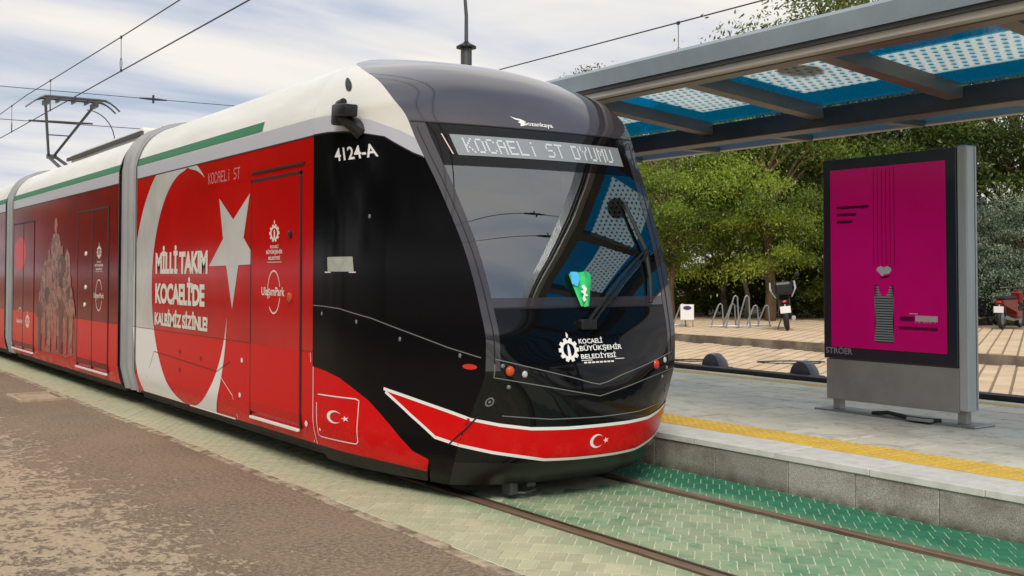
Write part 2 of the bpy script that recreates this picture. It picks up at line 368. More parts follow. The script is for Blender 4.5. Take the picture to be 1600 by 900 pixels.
def to_px(p):
    q = Vector(p)-Vector((0, 0, CAMH)); d = q.dot(Fv)
    if d < .3: return None
    return 800+1722.4*q.dot(Rv)/d, 378-1722.4*q.dot(Uv)/d, d
full = bpy.data.meshes.new('paver'); V, Fc = paver_mesh([tuple((A_*p[0]+B_*p[1])[:2]) for p in OUT]); full.from_pydata(V, [], Fc); full.materials.append(M['paver'])
cands = []
for i in range(-260, 261):
    for j in range(-10, 170):
        c = A_*((i+(.5 if j % 2 else 0))*PW)+B_*(j*PL)
        if not (3.4 < c.x < 6.75 and 2.2 < c.y < 26): continue
        if c.y > 9.3 and c.x > 4.3: continue
        if c.y > 6.9 and 4.6 < c.x < 5.9: continue
        q = to_px(c)
        if q is None or q[0] < -60 or q[0] > 1660 or q[1] > 950: continue
        cands.append((q[2], c))
cands.sort(key=lambda t_: t_[0])
stuff = MB(); nind = 0; prng = random.Random(11)
for d, c in cands:
    dz = prng.uniform(-.0008, .0012)
    poly = [(c.x+A_.x*p[0]+B_.x*p[1], c.y+A_.y*p[0]+B_.y*p[1]) for p in OUT]
    for (xa, xb) in ZONES:
        xs = [p[0] for p in poly]
        if max(xs) <= xa+.01 or min(xs) >= xb-.01: continue
        whole = min(xs) >= xa and max(xs) <= xb
        if whole and nind < 296:
            o = bpy.data.objects.new('paver', full); COL.objects.link(o); o.parent = trackbed; o.location = (c.x, c.y, dz); nind += 1; continue
        q = poly if whole else clip_x(clip_x(poly, xa, True), xb, False)
        if len(q) < 3: continue
        ar = abs(sum(q[i][0]*q[(i+1) % len(q)][1]-q[(i+1) % len(q)][0]*q[i][1] for i in range(len(q))))/2
        if ar < 4e-4: continue
        V, Fc = paver_mesh(q); stuff.add([(v[0], v[1], v[2]+dz) for v in V], Fc)
o = stuff.build('paver_field', M['paver'], trackbed); tag(o, kind='stuff')

# grooved rails
def rail_mat(t, b):
    p, x, y, z = npos(t)
    c = nmix(t, nrange(t, nnoise(t, p, 12, 4, .6, (1, .15, 1)), .35, .65), (.075, .045, .028), (.16, .105, .068))
    t.links.new(c, b.inputs['Base Color']); b.inputs['Roughness'].default_value = .5; b.inputs['Metallic'].default_value = .35
M['rail'] = wear_nodes('rusty_rail_steel', rail_mat)
M['railtop'] = mat('worn_rail_head', (.24, .165, .105), .42, metal=.25, c2=(.15, .10, .062), scale=10, stretch=(1, .2, 1))
for xr, sgn, lab in ((4.4975, 1, 'rusty grooved tram rail nearer the road'), (5.9325, -1, 'rusty grooved tram rail nearer the platform')):
    t_ = thing('rail', (xr, 5, 0), lab, 'rail', 'tram rails')
    hx = sorted((xr+sgn*.02, xr-sgn*.05)); MB().prism([(hx[0], -.08), (hx[1], -.08), (hx[1], .004), (hx[1]-.008, .010), (hx[0]+.008, .010), (hx[0], .004)], 'y', -40, 120).build('rail_head', M['railtop'], t_)
    gx = sorted((xr+sgn*.055, xr+sgn*.078)); MB().prism([(gx[0], -.08), (gx[1], -.08), (gx[1], .002), (gx[0], .002)], 'y', -40, 120).build('guard_lip', M['rail'], t_)
    bx_ = sorted((xr-sgn*.052, xr+sgn*.0785)); MB().prism([(bx_[0], -.09), (bx_[1], -.09), (bx_[1], -.035), (bx_[0], -.035)], 'y', -40, 120).build('groove_base', M['rail'], t_)

# ------------------------------------------------------------------ platform
def granite(t, b):
    p, x, y, z = npos(t); oi = N(t, 'ShaderNodeObjectInfo').outputs['Random']
    sp = nnoise(t, p, 120, 3, .7); st = nnoise(t, p, 3.0, 5, .65)
    c = nmix(t, nrange(t, sp, .35, .65), (.19, .17, .145), (.50, .47, .415))
    c = nmix(t, nmath(t, 'MULTIPLY', nrange(t, st, .45, .65), .55), c, (.15, .11, .08))
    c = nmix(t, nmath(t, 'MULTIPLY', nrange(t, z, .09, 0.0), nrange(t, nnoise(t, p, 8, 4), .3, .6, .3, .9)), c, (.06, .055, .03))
    n = N(t, 'ShaderNodeVectorMath', operation='SCALE'); t.links.new(c, n.inputs[0]); t.links.new(nrange(t, oi, 0, 1, .82, 1.15), n.inputs['Scale'])
    t.links.new(n.outputs[0], b.inputs['Base Color']); b.inputs['Roughness'].default_value = .7; nbump(t, b, sp, .25, .004)
M['granite'] = wear_nodes('speckled_granite', granite)
def slab_mat(t, b):
    p, x, y, z = npos(t); oi = N(t, 'ShaderNodeObjectInfo').outputs['Random']
    a = nnoise(t, p, 2.2, 6, .65, (1, .5, 1), .4); f_ = nnoise(t, p, 70, 3)
    c = nmix(t, nrange(t, a, .38, .66), (.58, .545, .43), (.72, .68, .56))
    c = nmix(t, nmath(t, 'MULTIPLY', nrange(t, nnoise(t, p, 4.5, 6, .7, None, .8), .52, .66), .75), c, (.34, .32, .26))
    n = N(t, 'ShaderNodeVectorMath', operation='SCALE'); t.links.new(c, n.inputs[0]); t.links.new(nrange(t, oi, 0, 1, .90, 1.08), n.inputs['Scale'])
    t.links.new(n.outputs[0], b.inputs['Base Color']); b.inputs['Roughness'].default_value = .55; nbump(t, b, f_, .15, .004)
M['slab'] = wear_nodes('pale_paving_slab', slab_mat)
M['coping'] = mat('pale_coping_stone', (.68, .67, .62), .6, c2=(.56, .55, .50), scale=7, coord='Position', random_amt=.05, bump=.12)
M['mortar'] = mat('dark_joint', (.12, .12, .10), .95)
def tact_mat(t, b):
    p, x, y, z = npos(t)
    c = nmix(t, nrange(t, nnoise(t, p, 6, 6, .7), .35, .65), (.56, .35, .045), (.68, .45, .075))
    c = nmix(t, nmath(t, 'MULTIPLY', nrange(t, nnoise(t, p, 14, 6, .7), .56, .68), .7), c, (.42, .34, .20))
    t.links.new(c, b.inputs['Base Color']); b.inputs['Roughness'].default_value = .65
M['tact'] = wear_nodes('yellow_tactile_tile', tact_mat)
M['tact2'] = mat('faded_tactile_tile', (.66, .46, .12), .7, c2=(.58, .47, .24), scale=5, coord='Position')
PT = .30
plat = box('platform', 6.66, 11.28, -40, 60, -.05, PT-.045, M['mortar']); tag(plat, 'raised tram platform paved with pale slabs', kind='structure')
y0s = [2.4, 3.15, 3.87, 4.543, 5.236, 5.862, 6.65, 7.4, 8.1, 8.8, 9.5, 10.2, 11.0]
for i in range(len(y0s)-1):
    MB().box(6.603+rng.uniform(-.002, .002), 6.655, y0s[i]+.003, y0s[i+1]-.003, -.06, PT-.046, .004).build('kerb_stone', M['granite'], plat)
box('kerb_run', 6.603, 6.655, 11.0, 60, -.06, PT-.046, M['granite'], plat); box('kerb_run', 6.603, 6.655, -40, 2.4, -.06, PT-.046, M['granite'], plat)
def px_ok(x, y):
    q = to_px((x, y, PT)); return q and -80 < q[0] < 1700 and q[1] < 980
def tiles(name, m, x0, x1, dx, y0, y1, dy, gap, stag=0, top=PT, cham=.004, rot=None):
    nx = max(1, round((x1-x0)/dx)); dx = (x1-x0)/nx; me = None
    for i in range(nx):
        y = y0-(dy*stag if i % 2 else 0)
        while y < y1:
            cx, cy = x0+(i+.5)*dx, y+dy/2
            if px_ok(cx, cy):
                if me is None:
                    b_ = MB().box(-dx/2+gap, dx/2-gap, -dy/2+gap, dy/2-gap, -.05, 0, cham); me = bpy.data.meshes.new(name); me.from_pydata(b_.V, [], b_.F); me.materials.append(m)
                o = bpy.data.objects.new(name, me); COL.objects.link(o); o.parent = plat
                o.location = (cx, cy, top+rng.uniform(-.002, .002)); o.rotation_euler = (rng.uniform(-.003, .003), rng.uniform(-.003, .003), 0)
            y += dy
tiles('coping_stone', M['coping'], 6.588, 7.055, .47, 2.4, 13, .9, .003)
tiles('paving_slab', M['slab'], 7.50, 10.86, .48, 3.0, 15, .62, .007, .5)
tiles('paving_slab', M['slab'], 11.08, 11.28, .2, 5, 16, .8, .004)
# tactile tiles: ribbed along the platform
def ribbed(dx, dy, n, h):
    b_ = MB().box(-dx/2+.002, dx/2-.002, -dy/2+.002, dy/2-.002, -.05, 0, .003)
    st = dx/n
    for k in range(n):
        for q in range(5):
            xx = -dx/2+st*(k+.5); ya = -dy/2+dy/5*(q+.12); yb = -dy/2+dy/5*(q+.88)
            w1, w2 = st*.32, st*.2
            b_.add([(xx-w1, ya, 0), (xx+w1, ya, 0), (xx+w1, yb, 0), (xx-w1, yb, 0), (xx-w2, ya+.008, h), (xx+w2, ya+.008, h), (xx+w2, yb-.008, h), (xx-w2, yb-.008, h)],
                   [(0, 1, 5, 4), (1, 2, 6, 5), (2, 3, 7, 6), (3, 0, 4, 7), (4, 5, 6, 7)])
    return b_
rb = ribbed(.435, .435, 6, .007); tme = bpy.data.meshes.new('tactile_tile'); tme.from_pydata(rb.V, [], rb.F); tme.materials.append(M['tact'])
rb2 = ribbed(.21, .42, 4, .005); tme2 = bpy.data.meshes.new('tactile_tile'); tme2.from_pydata(rb2.V, [], rb2.F); tme2.materials.append(M['tact2'])
for me, cx, st in ((tme, 7.278, .438), (tme2, 10.97, .423)):
    y = 3.0
    while y < 15:
        if px_ok(cx, y):
            o = bpy.data.objects.new('tactile_tile', me); COL.objects.link(o); o.parent = plat; o.location = (cx, y, PT+.001+rng.uniform(-.001, .001))
        y += st
# plain runs where nobody can tell the pieces apart
for nm, m, xa, xb, ya, yb in (('paving_run', M['slab'], 7.06, 11.28, 15.8, 60), ('paving_run', M['slab'], 7.06, 11.28, -40, 2.3), ('coping_run', M['coping'], 6.588, 7.055, 13.3, 60), ('coping_run', M['coping'], 6.588, 7.055, -40, 2.3)):
    box(nm, xa, xb, ya, yb, PT-.044, PT-.004, m, plat)
# dark rubber rail along the back of the platform with half-round caps
M['darkrail'] = mat('dark_green_black_rail', (.012, .017, .016), .5, c2=(.02, .025, .022), scale=6)
br = thing('platform_back_rail', (11.42, 10, 0), 'low dark rail along the back edge of the platform', 'rail')
MB().box(11.30, 11.50, -30, 60, -.05, .36, .012).build('rail_beam', M['darkrail'], br)
M['dome'] = mat('dark_grey_plastic_cap', (.055, .062, .085), .35, c2=(.08, .09, .11), scale=7)
def dome(y, lab, tilt):
    t_ = thing('half_round_cap', (11.66, y, .0), lab, 'bollard', 'half-round caps behind the platform')
    n = 14; V = []; Fc = []
    for k in range(n+1):
        a = math.pi*k/n
        for (r, dxx) in ((.175, -.13), (.185, -.10), (.185, .02), (.12, .12)):
            V.append((11.66+dxx, y+math.cos(a)*r, .33+math.sin(a)*r*1.08))
    for k in range(n):
        for q in range(3): Fc.append((k*4+q, (k+1)*4+q, (k+1)*4+q+1, k*4+q+1))
    Fc.append(tuple(k*4 for k in range(n+1))); Fc.append(tuple(k*4+3 for k in range(n, -1, -1)))
    o = mesh('cap_shell', V, Fc, M['dome'], t_); smooth_by_angle(o, 40)
    box('cap_foot', 11.505, 11.80, y-.20, y+.20, -.05, .335, M['darkrail'], t_, .01)
dome(11.70, 'dark half-round cap on the back rail nearer the tram', 0)
dome(10.02, 'dark half-round cap on the back rail nearer the advertising panel', 0)

# ------------------------------------------------------------------ plaza of tan slabs beyond the platform
M['tan'] = mat('tan_paving_slab', (.60, .455, .30), .8, c2=(.50, .37, .24), scale=1.2, coord='Position', random_amt=.10)
M['tanj'] = mat('tan_paving_joint', (.24, .175, .115), .9)
M['pkerb'] = mat('weathered_kerb_stone', (.12, .095, .07), .9, c2=(.24, .20, .15), scale=2, coord='Position')
plaza = sheet('plaza', 11.5, 19.3, -30, 90, -.03, M['tanj']); plaza['label'] = 'lower plaza paved with tan slabs in slanting rows'
upper = box('upper_pavement', 19.42, 60, -40, 120, -.05, .13, M['tanj']); tag(upper, 'upper pavement of tan slabs below the trees', kind='structure')
kerbp = box('plaza_kerb', 19.3, 19.415, -30, 90, -.05, .165, M['pkerb']); tag(kerbp, 'dark weathered kerb between the two plaza levels', kind='structure')
D1 = Vector((math.sin(rad(60)), math.cos(rad(60)), 0)); D2 = Vector((D1.y, -D1.x, 0))
def slabs(par, x0, x1, z, limit, w1=.60, w2=.27):
    b_ = MB().box(-w1/2+.012, w1/2-.012, -w2/2+.022, w2/2-.022, -.04, 0, .004); me = bpy.data.meshes.new('plaza_slab'); me.from_pydata(b_.V, [], b_.F); me.materials.append(M['tan'])
    out = []
    for i in range(-60, 120):
        for j in range(-200, 200):
            c = D1*((i+(.5 if j % 2 else 0))*w1)+D2*(j*w2)
            if not (x0+.28 < c.x < x1-.28): continue
            q = to_px((c.x, c.y, z))
            if q is None or q[0] < 990 or q[0] > 1640 or (1315 < q[0] < 1490): continue
            out.append((q[2], c))
    out.sort(key=lambda t_: t_[0]); st = MB()
    for k, (d, c) in enumerate(out):
        dz = rng.uniform(-.004, .004); rz = math.atan2(D1.y, D1.x)
        if k < limit:
            o = bpy.data.objects.new('plaza_slab', me); COL.objects.link(o); o.parent = par; o.location = (c.x, c.y, z+dz); o.rotation_euler = (0, 0, rz)
        else:
            mt = Matrix.Translation((c.x, c.y, z+dz)) @ Matrix.Rotation(rz, 4, 'Z')
            hw, hl = w1/2-.012, w2/2-.022
            st.add([mt @ Vector(v) for v in ((-hw, -hl, 0), (hw, -hl, 0), (hw, hl, 0), (-hw, hl, 0), (-hw, -hl, -.03), (hw, -hl, -.03), (hw, hl, -.03), (-hw, hl, -.03))], [(0, 1, 2, 3), (0, 4, 5, 1), (1, 5, 6, 2), (2, 6, 7, 3), (3, 7, 4, 0)])
    if st.V: tag(st.build('plaza_slab_field', M['tan'], par), kind='stuff')
slabs(plaza, 11.5, 19.3, 0.0, 290)
slabs(upper, 19.42, 29, .155, 0)
# ------------------------------------------------------------------ the tram
XC=5.215; YB=8.66
def pchip(xs,ys):
    xs=np.array(xs,float); ys=np.array(ys,float); h=np.diff(xs); d=np.diff(ys)/h
    m=np.zeros_like(xs)
    for i in range(1,len(xs)-1):
        if d[i-1]*d[i]>0:
            w1=2*h[i]+h[i-1]; w2=h[i]+2*h[i-1]; m[i]=(w1+w2)/(w1/d[i-1]+w2/d[i])
    m[0]=d[0]; m[-1]=d[-1]
    def f(x):
        x=min(max(x,xs[0]),xs[-1]); i=int(min(max(np.searchsorted(xs,x)-1,0),len(xs)-2))
        t=(x-xs[i])/h[i]; t2=t*t; t3=t2*t
        return float((2*t3-3*t2+1)*ys[i]+(t3-2*t2+t)*h[i]*m[i]+(-2*t3+3*t2)*ys[i+1]+(t3-t2)*h[i]*m[i+1])
    return f
yc_=pchip([.12,.25,.36,.45,.6,.8,1.0,1.2,1.44,1.8,2.3,2.74,2.92,3.1,3.24,3.4,3.53,3.6,3.63],
          [6.80,6.58,6.50,6.48,6.455,6.45,6.47,6.52,6.595,6.722,6.945,7.20,7.325,7.46,7.59,7.83,8.18,8.50,8.66])
yk_=pchip([.12,.25,.36,.45,.6,.8,1.0,1.2,1.44,1.8,2.3,2.74,2.92,3.1,3.24,3.4,3.53,3.6,3.63],
          [7.10,6.98,6.92,6.88,6.80,6.70,6.62,6.615,6.67,6.79,7.05,7.32,7.42,7.61,7.81,8.20,8.58,8.645,8.66])
side_=pchip([6.4,6.6,6.8,7.0,7.33,7.66,8.0,8.3,8.66],[.845,.905,.958,1.01,1.10,1.19,1.265,1.305,1.325])
w_=pchip([.12,.26,.5,3.0,3.12,3.27,3.4,3.5,3.57,3.61,3.63],[1.17,1.28,1.325,1.325,1.30,1.24,1.14,1.0,.8,.5,.02])
p_=pchip([.1,.5,1.0,2.6,3.2,3.63],[2.5,2.5,2.2,2.1,2.3,2.4])
def P(s,z):
    a=abs(s); sg=-1 if s<0 else 1
    yc=yc_(z); yk=yk_(z); w=w_(z)/1.325
    if a<=1:
        uk=side_(yk)*w; u=uk*a; y=yc+(yk-yc)*a**p_(z)
    else:
        y=yk+(YB-yk)*min(a-1,1); u=side_(y)*w
    return np.array([XC+sg*u,y,z])

S0 = XC-1.325
tram = thing('tram', (XC, 16, 0), 'red and black articulated tram with white crescent and star, standing at the platform', 'tram')
def nrm(s, z):
    e_ = 2e-3; a = abs(s)
    sl, sh = s-e_, s+e_
    for k in (-1, 1):            # keep one side of the corner crease
        if k-.5e-3 < s <= k+1e-9 and k > 0: sh = s
        if k-1e-9 <= s < k+.5e-3 and k < 0: sl = s
    sl = max(sl, -2); sh = min(sh, 2)
    z0, z1 = max(z-e_, .12), min(z+e_, 3.629)
    t1 = P(sh, z)-P(sl, z); t2 = P(s, z1)-P(s, z0); n = np.cross(t1, t2); L_ = np.linalg.norm(n)
    if L_ < 1e-12: return np.array([0, 0, 1.])
    n = n/L_
    c = P(s, z)-np.array([XC, 9.5, 1.7])
    return n if n @ c > 0 else -n
def on(s, z, off=0.0): return P(s, z)+nrm(s, z)*off
def lerp_curve(pts):
    xs = [p[0] for p in pts]; ys = [p[1] for p in pts]
    return lambda x: float(np.interp(x, xs, ys))
def patch(name, s0, s1, zl, zu, ns, nz_, m, parent, off=0.0, eps=0.0, power=1.0, slist=None):
    fl = zl if callable(zl) else (lambda s: zl); fu = zu if callable(zu) else (lambda s: zu)
    V, Nn, Fc = [], [], []
    ss = slist if slist is not None else np.linspace(s0, s1, ns+1)
    ns = len(ss)-1
    inner = 1 if abs(s0) <= 1 and abs(s1) <= 1 else -1
    for s in ss:
        for j in range(nz_+1):
            z = fl(s)+(fu(s)-fl(s))*(1-(1-j/nz_)**power)
            sn = s
            if abs(abs(s)-1) < 1e-6: sn = math.copysign(1-3e-3*inner, s)
            n = nrm(sn, z); V.append(P(s, z)+n*off); Nn.append(n)
    for i in range(ns):
        for j in range(nz_):
            Fc.append((i*(nz_+1)+j, (i+1)*(nz_+1)+j, (i+1)*(nz_+1)+j+1, i*(nz_+1)+j+1))
    return mesh(name, V, Fc, m, parent, True, Nn)
def ribbon(name, pts, wd, m, parent, off=.004, step=.03, thick=None):
    """flat line of width wd on the nose along (s,z) points"""
    q = []
    for (a, b) in zip(pts[:-1], pts[1:]):
        n = max(2, int(np.linalg.norm(P(*b)-P(*a))/step))
        for k in range(n): q.append((a[0]+(b[0]-a[0])*k/n, a[1]+(b[1]-a[1])*k/n))
    q.append(pts[-1])
    pos = [on(s, z, off) for s, z in q]; V = []; Nn = []; Fc = []
    for i, (s, z) in enumerate(q):
        d = pos[min(i+1, len(q)-1)]-pos[max(i-1, 0)]; n = nrm(s, z); b = np.cross(n, d); b /= np.linalg.norm(b)+1e-9
        V += [pos[i]-b*wd/2, pos[i]+b*wd/2]; Nn += [n, n]
        if i: Fc.append((2*i-2, 2*i-1, 2*i+1, 2*i))
    return mesh(name, V, Fc, m, parent, True, Nn)
def strip2(name, lo, hi, m, parent, off=.003, n=60, nz_=4):
    """surface strip between two (s,z) polylines of equal parameter"""
    def at(pl, t_):
        d = [0]
        for a, b in zip(pl[:-1], pl[1:]): d.append(d[-1]+np.linalg.norm(P(*b)-P(*a)))
        d = np.array(d)/d[-1]; return np.interp(t_, d, [p[0] for p in pl]), np.interp(t_, d, [p[1] for p in pl])
    V, Nn, Fc = [], [], []
    for i in range(n+1):
        a = at(lo, i/n); b = at(hi, i/n)
        for j in range(nz_+1):
            s = a[0]+(b[0]-a[0])*j/nz_; z = a[1]+(b[1]-a[1])*j/nz_; nn = nrm(s, z); V.append(P(s, z)+nn*off); Nn.append(nn)
    for i in range(n):
        for j in range(nz_): Fc.append((i*(nz_+1)+j, (i+1)*(nz_+1)+j, (i+1)*(nz_+1)+j+1, i*(nz_+1)+j+1))
    return mesh(name, V, Fc, m, parent, True, Nn)
def nose_shape(name, V2, Fc, s0, s1, z0, z1, m, parent, off=.005):
    """unit-square 2-D shape mapped to the box s0..s1 x z0..z1 of the nose (s0 = left as seen)"""
    V = [on(s0+(s1-s0)*a, z0+(z1-z0)*b, off) for a, b in V2]; Nn = [nrm(s0+(s1-s0)*a, z0+(z1-z0)*b) for a, b in V2]
    return mesh(name, V, Fc, m, parent, True, Nn)
def side_shape(name, V2, Fc, ya, yb, z0, z1, m, parent, off=.004):
    """unit-square shape on the flat flank: ya = left end as seen (larger y)"""
    return mesh(name, [(S0-off, ya+(yb-ya)*a, z0+(z1-z0)*b) for a, b in V2], Fc, m, parent)
def side_poly(name, poly, m, parent, off=.003):
    tr = tessellate_polygon([[Vector((p[0], p[1], 0)) for p in poly]])
    return mesh(name, [(S0-off, p[0], p[1]) for p in poly], tr, m, parent)
def poly2(poly): return [tuple(p) for p in poly], [tuple(t_) for t_ in tessellate_polygon([[Vector((p[0], p[1], 0)) for p in poly]])]
def star2(cx, cy, r, rot=0, inner=.382):
    return [(cx+(r if k % 2 == 0 else r*inner)*math.sin(rot+math.pi*k/5), cy+(r if k % 2 == 0 else r*inner)*math.cos(rot+math.pi*k/5)) for k in range(10)]
def crescent2(cx, cy, R, r, d, n=36):
    # circle R minus circle r shifted by d to the right
    a0 = math.acos((R*R+d*d-r*r)/(2*R*d)); a1 = math.atan2(R*math.sin(a0), R*math.cos(a0)-d)
    out = [(cx+R*math.cos(a0+(2*math.pi-2*a0)*k/n), cy+R*math.sin(a0+(2*math.pi-2*a0)*k/n)) for k in range(n+1)]
    inn = [(cx+d+r*math.cos(a1+(2*math.pi-2*a1)*k/n), cy+r*math.sin(a1+(2*math.pi-2*a1)*k/n)) for k in range(n, -1, -1)]
    V = out+inn[::-1]; Fc = [(k, k+1, n+1+k+1, n+1+k) for k in range(n)]
    return V, Fc
def join2(*parts):
    V, Fc = [], []
    for v, f in parts:
        o = len(V); V += list(v); Fc += [tuple(i+o for i in t_) for t_ in f]
    return V, Fc
def ring2(cx, cy, rx, ry, t_, a0=0, a1=2*math.pi, n=32):
    V = []; Fc = []
    for k in range(n+1):
        a = a0+(a1-a0)*k/n; V += [(cx+rx*math.cos(a), cy+ry*math.sin(a)), (cx+(rx-t_)*math.cos(a), cy+(ry-t_)*math.sin(a))]
        if k: Fc.append((2*k-2, 2*k-1, 2*k+1, 2*k))
    return V, Fc
def disc2(cx, cy, rx, ry, n=20): return poly2([(cx+rx*math.cos(2*math.pi*k/n), cy+ry*math.sin(2*math.pi*k/n)) for k in range(n)])
def rect2(x0, y0, x1, y1): return [(x0, y0), (x1, y0), (x1, y1), (x0, y1)], [(0, 1, 2, 3)]
def text2(txt, x0, y0, x1, y1, bold=.0, sp=1.0):
    V, Fc = text_fit(txt, bold, sp); return [(x0+(x1-x0)*a, y0+(y1-y0)*b) for a, b in V], Fc
def gear_logo(cx, cy, R):
    """toothed ring with a small clock tower inside, as on the council badge"""
    n = 10; o = []
    for k in range(n):
        a = 2*math.pi*k/n
        for da, r in ((-.22, .80), (-.15, 1), (.15, 1), (.22, .80)): o.append((a+da, r))
    V = []; Fc = []
    for i, (a, r) in enumerate(o): V += [(cx+R*r*math.cos(a), cy+R*r*math.sin(a)), (cx+R*.56*math.cos(a), cy+R*.56*math.sin(a))]
    m_ = len(o)
    for i in range(m_): Fc.append((2*i, 2*i+1, (2*i+3) % (2*m_), (2*i+2) % (2*m_)))
    tower = poly2([(cx-.16*R, cy-.62*R), (cx+.16*R, cy-.62*R), (cx+.12*R, cy+.2*R), (cx, cy+.5*R), (cx-.12*R, cy+.2*R)])
    flame = poly2([(cx-.05*R, cy+1.0*R), (cx+.07*R, cy+1.0*R), (cx+.12*R, cy+1.25*R), (cx-.04*R, cy+1.5*R), (cx-.09*R, cy+1.2*R)])
    return join2((V, Fc), tower, flame)

# ---- nose skin
SGN = ((-1, 'near'), (1, 'far'))
blk_top = lerp_curve([(1, 2.575), (1.063, 2.615), (1.233, 2.765), (1.40, 2.81), (1.585, 2.85), (1.8, 2.87), (2, 2.875)])
wh_low = lerp_curve([(1, 2.73), (1.09, 2.80), (1.308, 2.912), (1.553, 2.987), (1.8, 3.015), (2, 3.02)])
sk_top = lerp_curve([(1.147, .306), (1.247, .353), (1.40, .527), (1.563, .704), (1.68, .79), (1.772, .853), (1.88, .89), (2, .915)])
sk_low = lerp_curve([(1.10, .20), (1.179, .208), (1.30, .222), (1.515, .240), (1.75, .25), (2, .26)])
BOT = .12
for sg, nm in SGN:
    A = lambda f: (lambda s: f(abs(s)))
    csp = patch('cab_side_panel', sg*1.0, sg*2.0, A(lambda a: BOT if a < 1.147 else sk_top(a)), A(blk_top), 0, 40, M['blackside'], tram, slist=[sg*v for v in sorted(list(np.linspace(1, 1.147, 10))+list(np.linspace(1.14701, 2, 46)))])
    skp = patch('cab_skirt', sg*1.1471, sg*2.0, A(sk_low), A(sk_top), 50, 14, M['red'], tram)
    patch('skirt_lower_edge', sg*1.1471, sg*2.0, BOT, A(sk_low), 40, 4, M['under'], skp)
    patch('silver_trim', sg*1.0, sg*2.0, A(blk_top), A(wh_low), 40, 6, M['lilac'], tram)
    fair = patch('roof_fairing', sg*1.0, sg*2.0, A(wh_low), 3.628, 44, 40, M['white'], tram, power=1.8)
    ribbon('window_edge', [(sg*a, blk_top(a)) for a in (1.0, 1.063, 1.15, 1.233, 1.40, 1.585, 1.8, 2.0)], .012, M['blackm'], csp, .003)
    pil = patch('window_pillar', sg*.885, sg*1.0, 1.0, 2.86, 8, 44, M['pillar'], tram, off=.0025)
    ribbon('pillar_groove', [(sg*(.93+.002*k), 1.05+1.78*k/12) for k in range(13)], .008, M['blackm'], pil, .005)
    if sg < 0:
        near_csp, near_sk, near_fair = csp, skp, fair
front = patch('front_panel', -1, 1, .315, 1.44, 90, 44, M['black'], tram, slist=np.linspace(-1, 1, 91))
patch('chin_valance', -1, 1, BOT, .315, 60, 8, M['blackm'], tram, slist=np.linspace(-1, 1, 61))
cap = patch('roof_cap', -1, 1, 2.865, 3.629, 80, 50, M['cap'], tram, power=1.9, slist=np.linspace(-1, 1, 81))
signb = patch('sign_surround', -.885, .885, 2.52, 2.86, 60, 10, M['black'], tram)
wind = patch('windscreen', -.885, .885, 1.52, 2.52, 60, 40, M['wind'], tram)
sill = patch('windscreen_sill', -.885, .885, 1.44, 1.52, 60, 3, M['pillar'], tram)
ribbon('seam', [(-.885+1.77*k/30, 1.445) for k in range(31)], .014, M['blackm'], sill, .003)
ribbon('seam', [(-.985+1.97*k/40, 2.868) for k in range(41)], .012, M['blackm'], cap, .003)
# dark lining behind the glass so that the cab is closed
M['inside'] = mat('dark_cab_lining', (.012, .014, .016), .8)
patch('cab_lining', -.97, .97, 1.30, 2.60, 40, 16, M['inside'], tram, off=-.45)
# destination sign
disp = patch('display_panel', -.74, .80, lambda s: 2.605, lambda s: 2.775, 50, 6, M['signglass'], signb, off=.004)
nose_shape('pink_strip', *poly2([(0, 1), (.3, 1), (1, 0), (.7, 0)]), -.802, -.772, 2.61, 2.775, M['pinkbar'], signb, .005)
FONT = {'K': ('10001', '10010', '10100', '11000', '10100', '10010', '10001'), 'O': ('01110', '10001', '10001', '10001', '10001', '10001', '01110'), 'C': ('01110', '10001', '10000', '10000', '10000', '10001', '01110'),
        'A': ('01110', '10001', '10001', '11111', '10001', '10001', '10001'), 'E': ('11111', '10000', '10000', '11110', '10000', '10000', '11111'), 'L': ('10000', '10000', '10000', '10000', '10000', '10000', '11111'),
        'I': ('00100', '00000', '00100', '00100', '00100', '00100', '00100'), 'S': ('01111', '10000', '10000', '01110', '00001', '00001', '11110'), 'T': ('11111', '00100', '00100', '00100', '00100', '00100', '00100'),
        'D': ('11110', '10001', '10001', '10001', '10001', '10001', '11110'), 'Y': ('10001', '10001', '01010', '00100', '00100', '00100', '00100'), 'U': ('10001', '10001', '10001', '10001', '10001', '10001', '01110'),
        'M': ('10001', '11011', '10101', '10101', '10001', '10001', '10001'), ' ': ('00000',)*7}
def dots2(txt, adv, fill=.92):
    V, Fc = [], []; W_ = 0
    xs = 0
    for i, ch in enumerate(txt):
        g = FONT[ch]
        for r, row in enumerate(g):
            for c_, b_ in enumerate(row):
                if b_ == '1':
                    o = len(V); x, y = xs+c_, 6-r; V += [(x, y), (x+fill, y), (x+fill, y+fill), (x, y+fill)]; Fc.append((o, o+1, o+2, o+3))
        xs += adv if ch != ' ' else adv*.8
    W_ = xs-1
    return [(x/W_, y/7) for x, y in V], Fc
def dot_letters(txt, adv):
    W_ = sum(adv if c != ' ' else adv*.8 for c in txt)-1; xs = 0; out = []
    for ch in txt:
        if ch != ' ':
            V, Fc = dots2(ch, adv, .90)
            grp = [[f for f in Fc if V[f[0]][1] > .84], [f for f in Fc if V[f[0]][1] <= .84]] if ch == 'I' else [Fc]
            for fs in grp: out.append(([((V[i][0]*(adv-1)+xs)/W_, V[i][1]) for f in fs for i in f], [tuple(range(4*k, 4*k+4)) for k in range(len(fs))]))
        xs += adv if ch != ' ' else adv*.8
    return out
for sh in dot_letters('KOCAELI ST DYUMU', 6.2): nose_shape('destination_letter', *sh, -.66, .70, 2.628, 2.75, M['led'], signb, .0065)
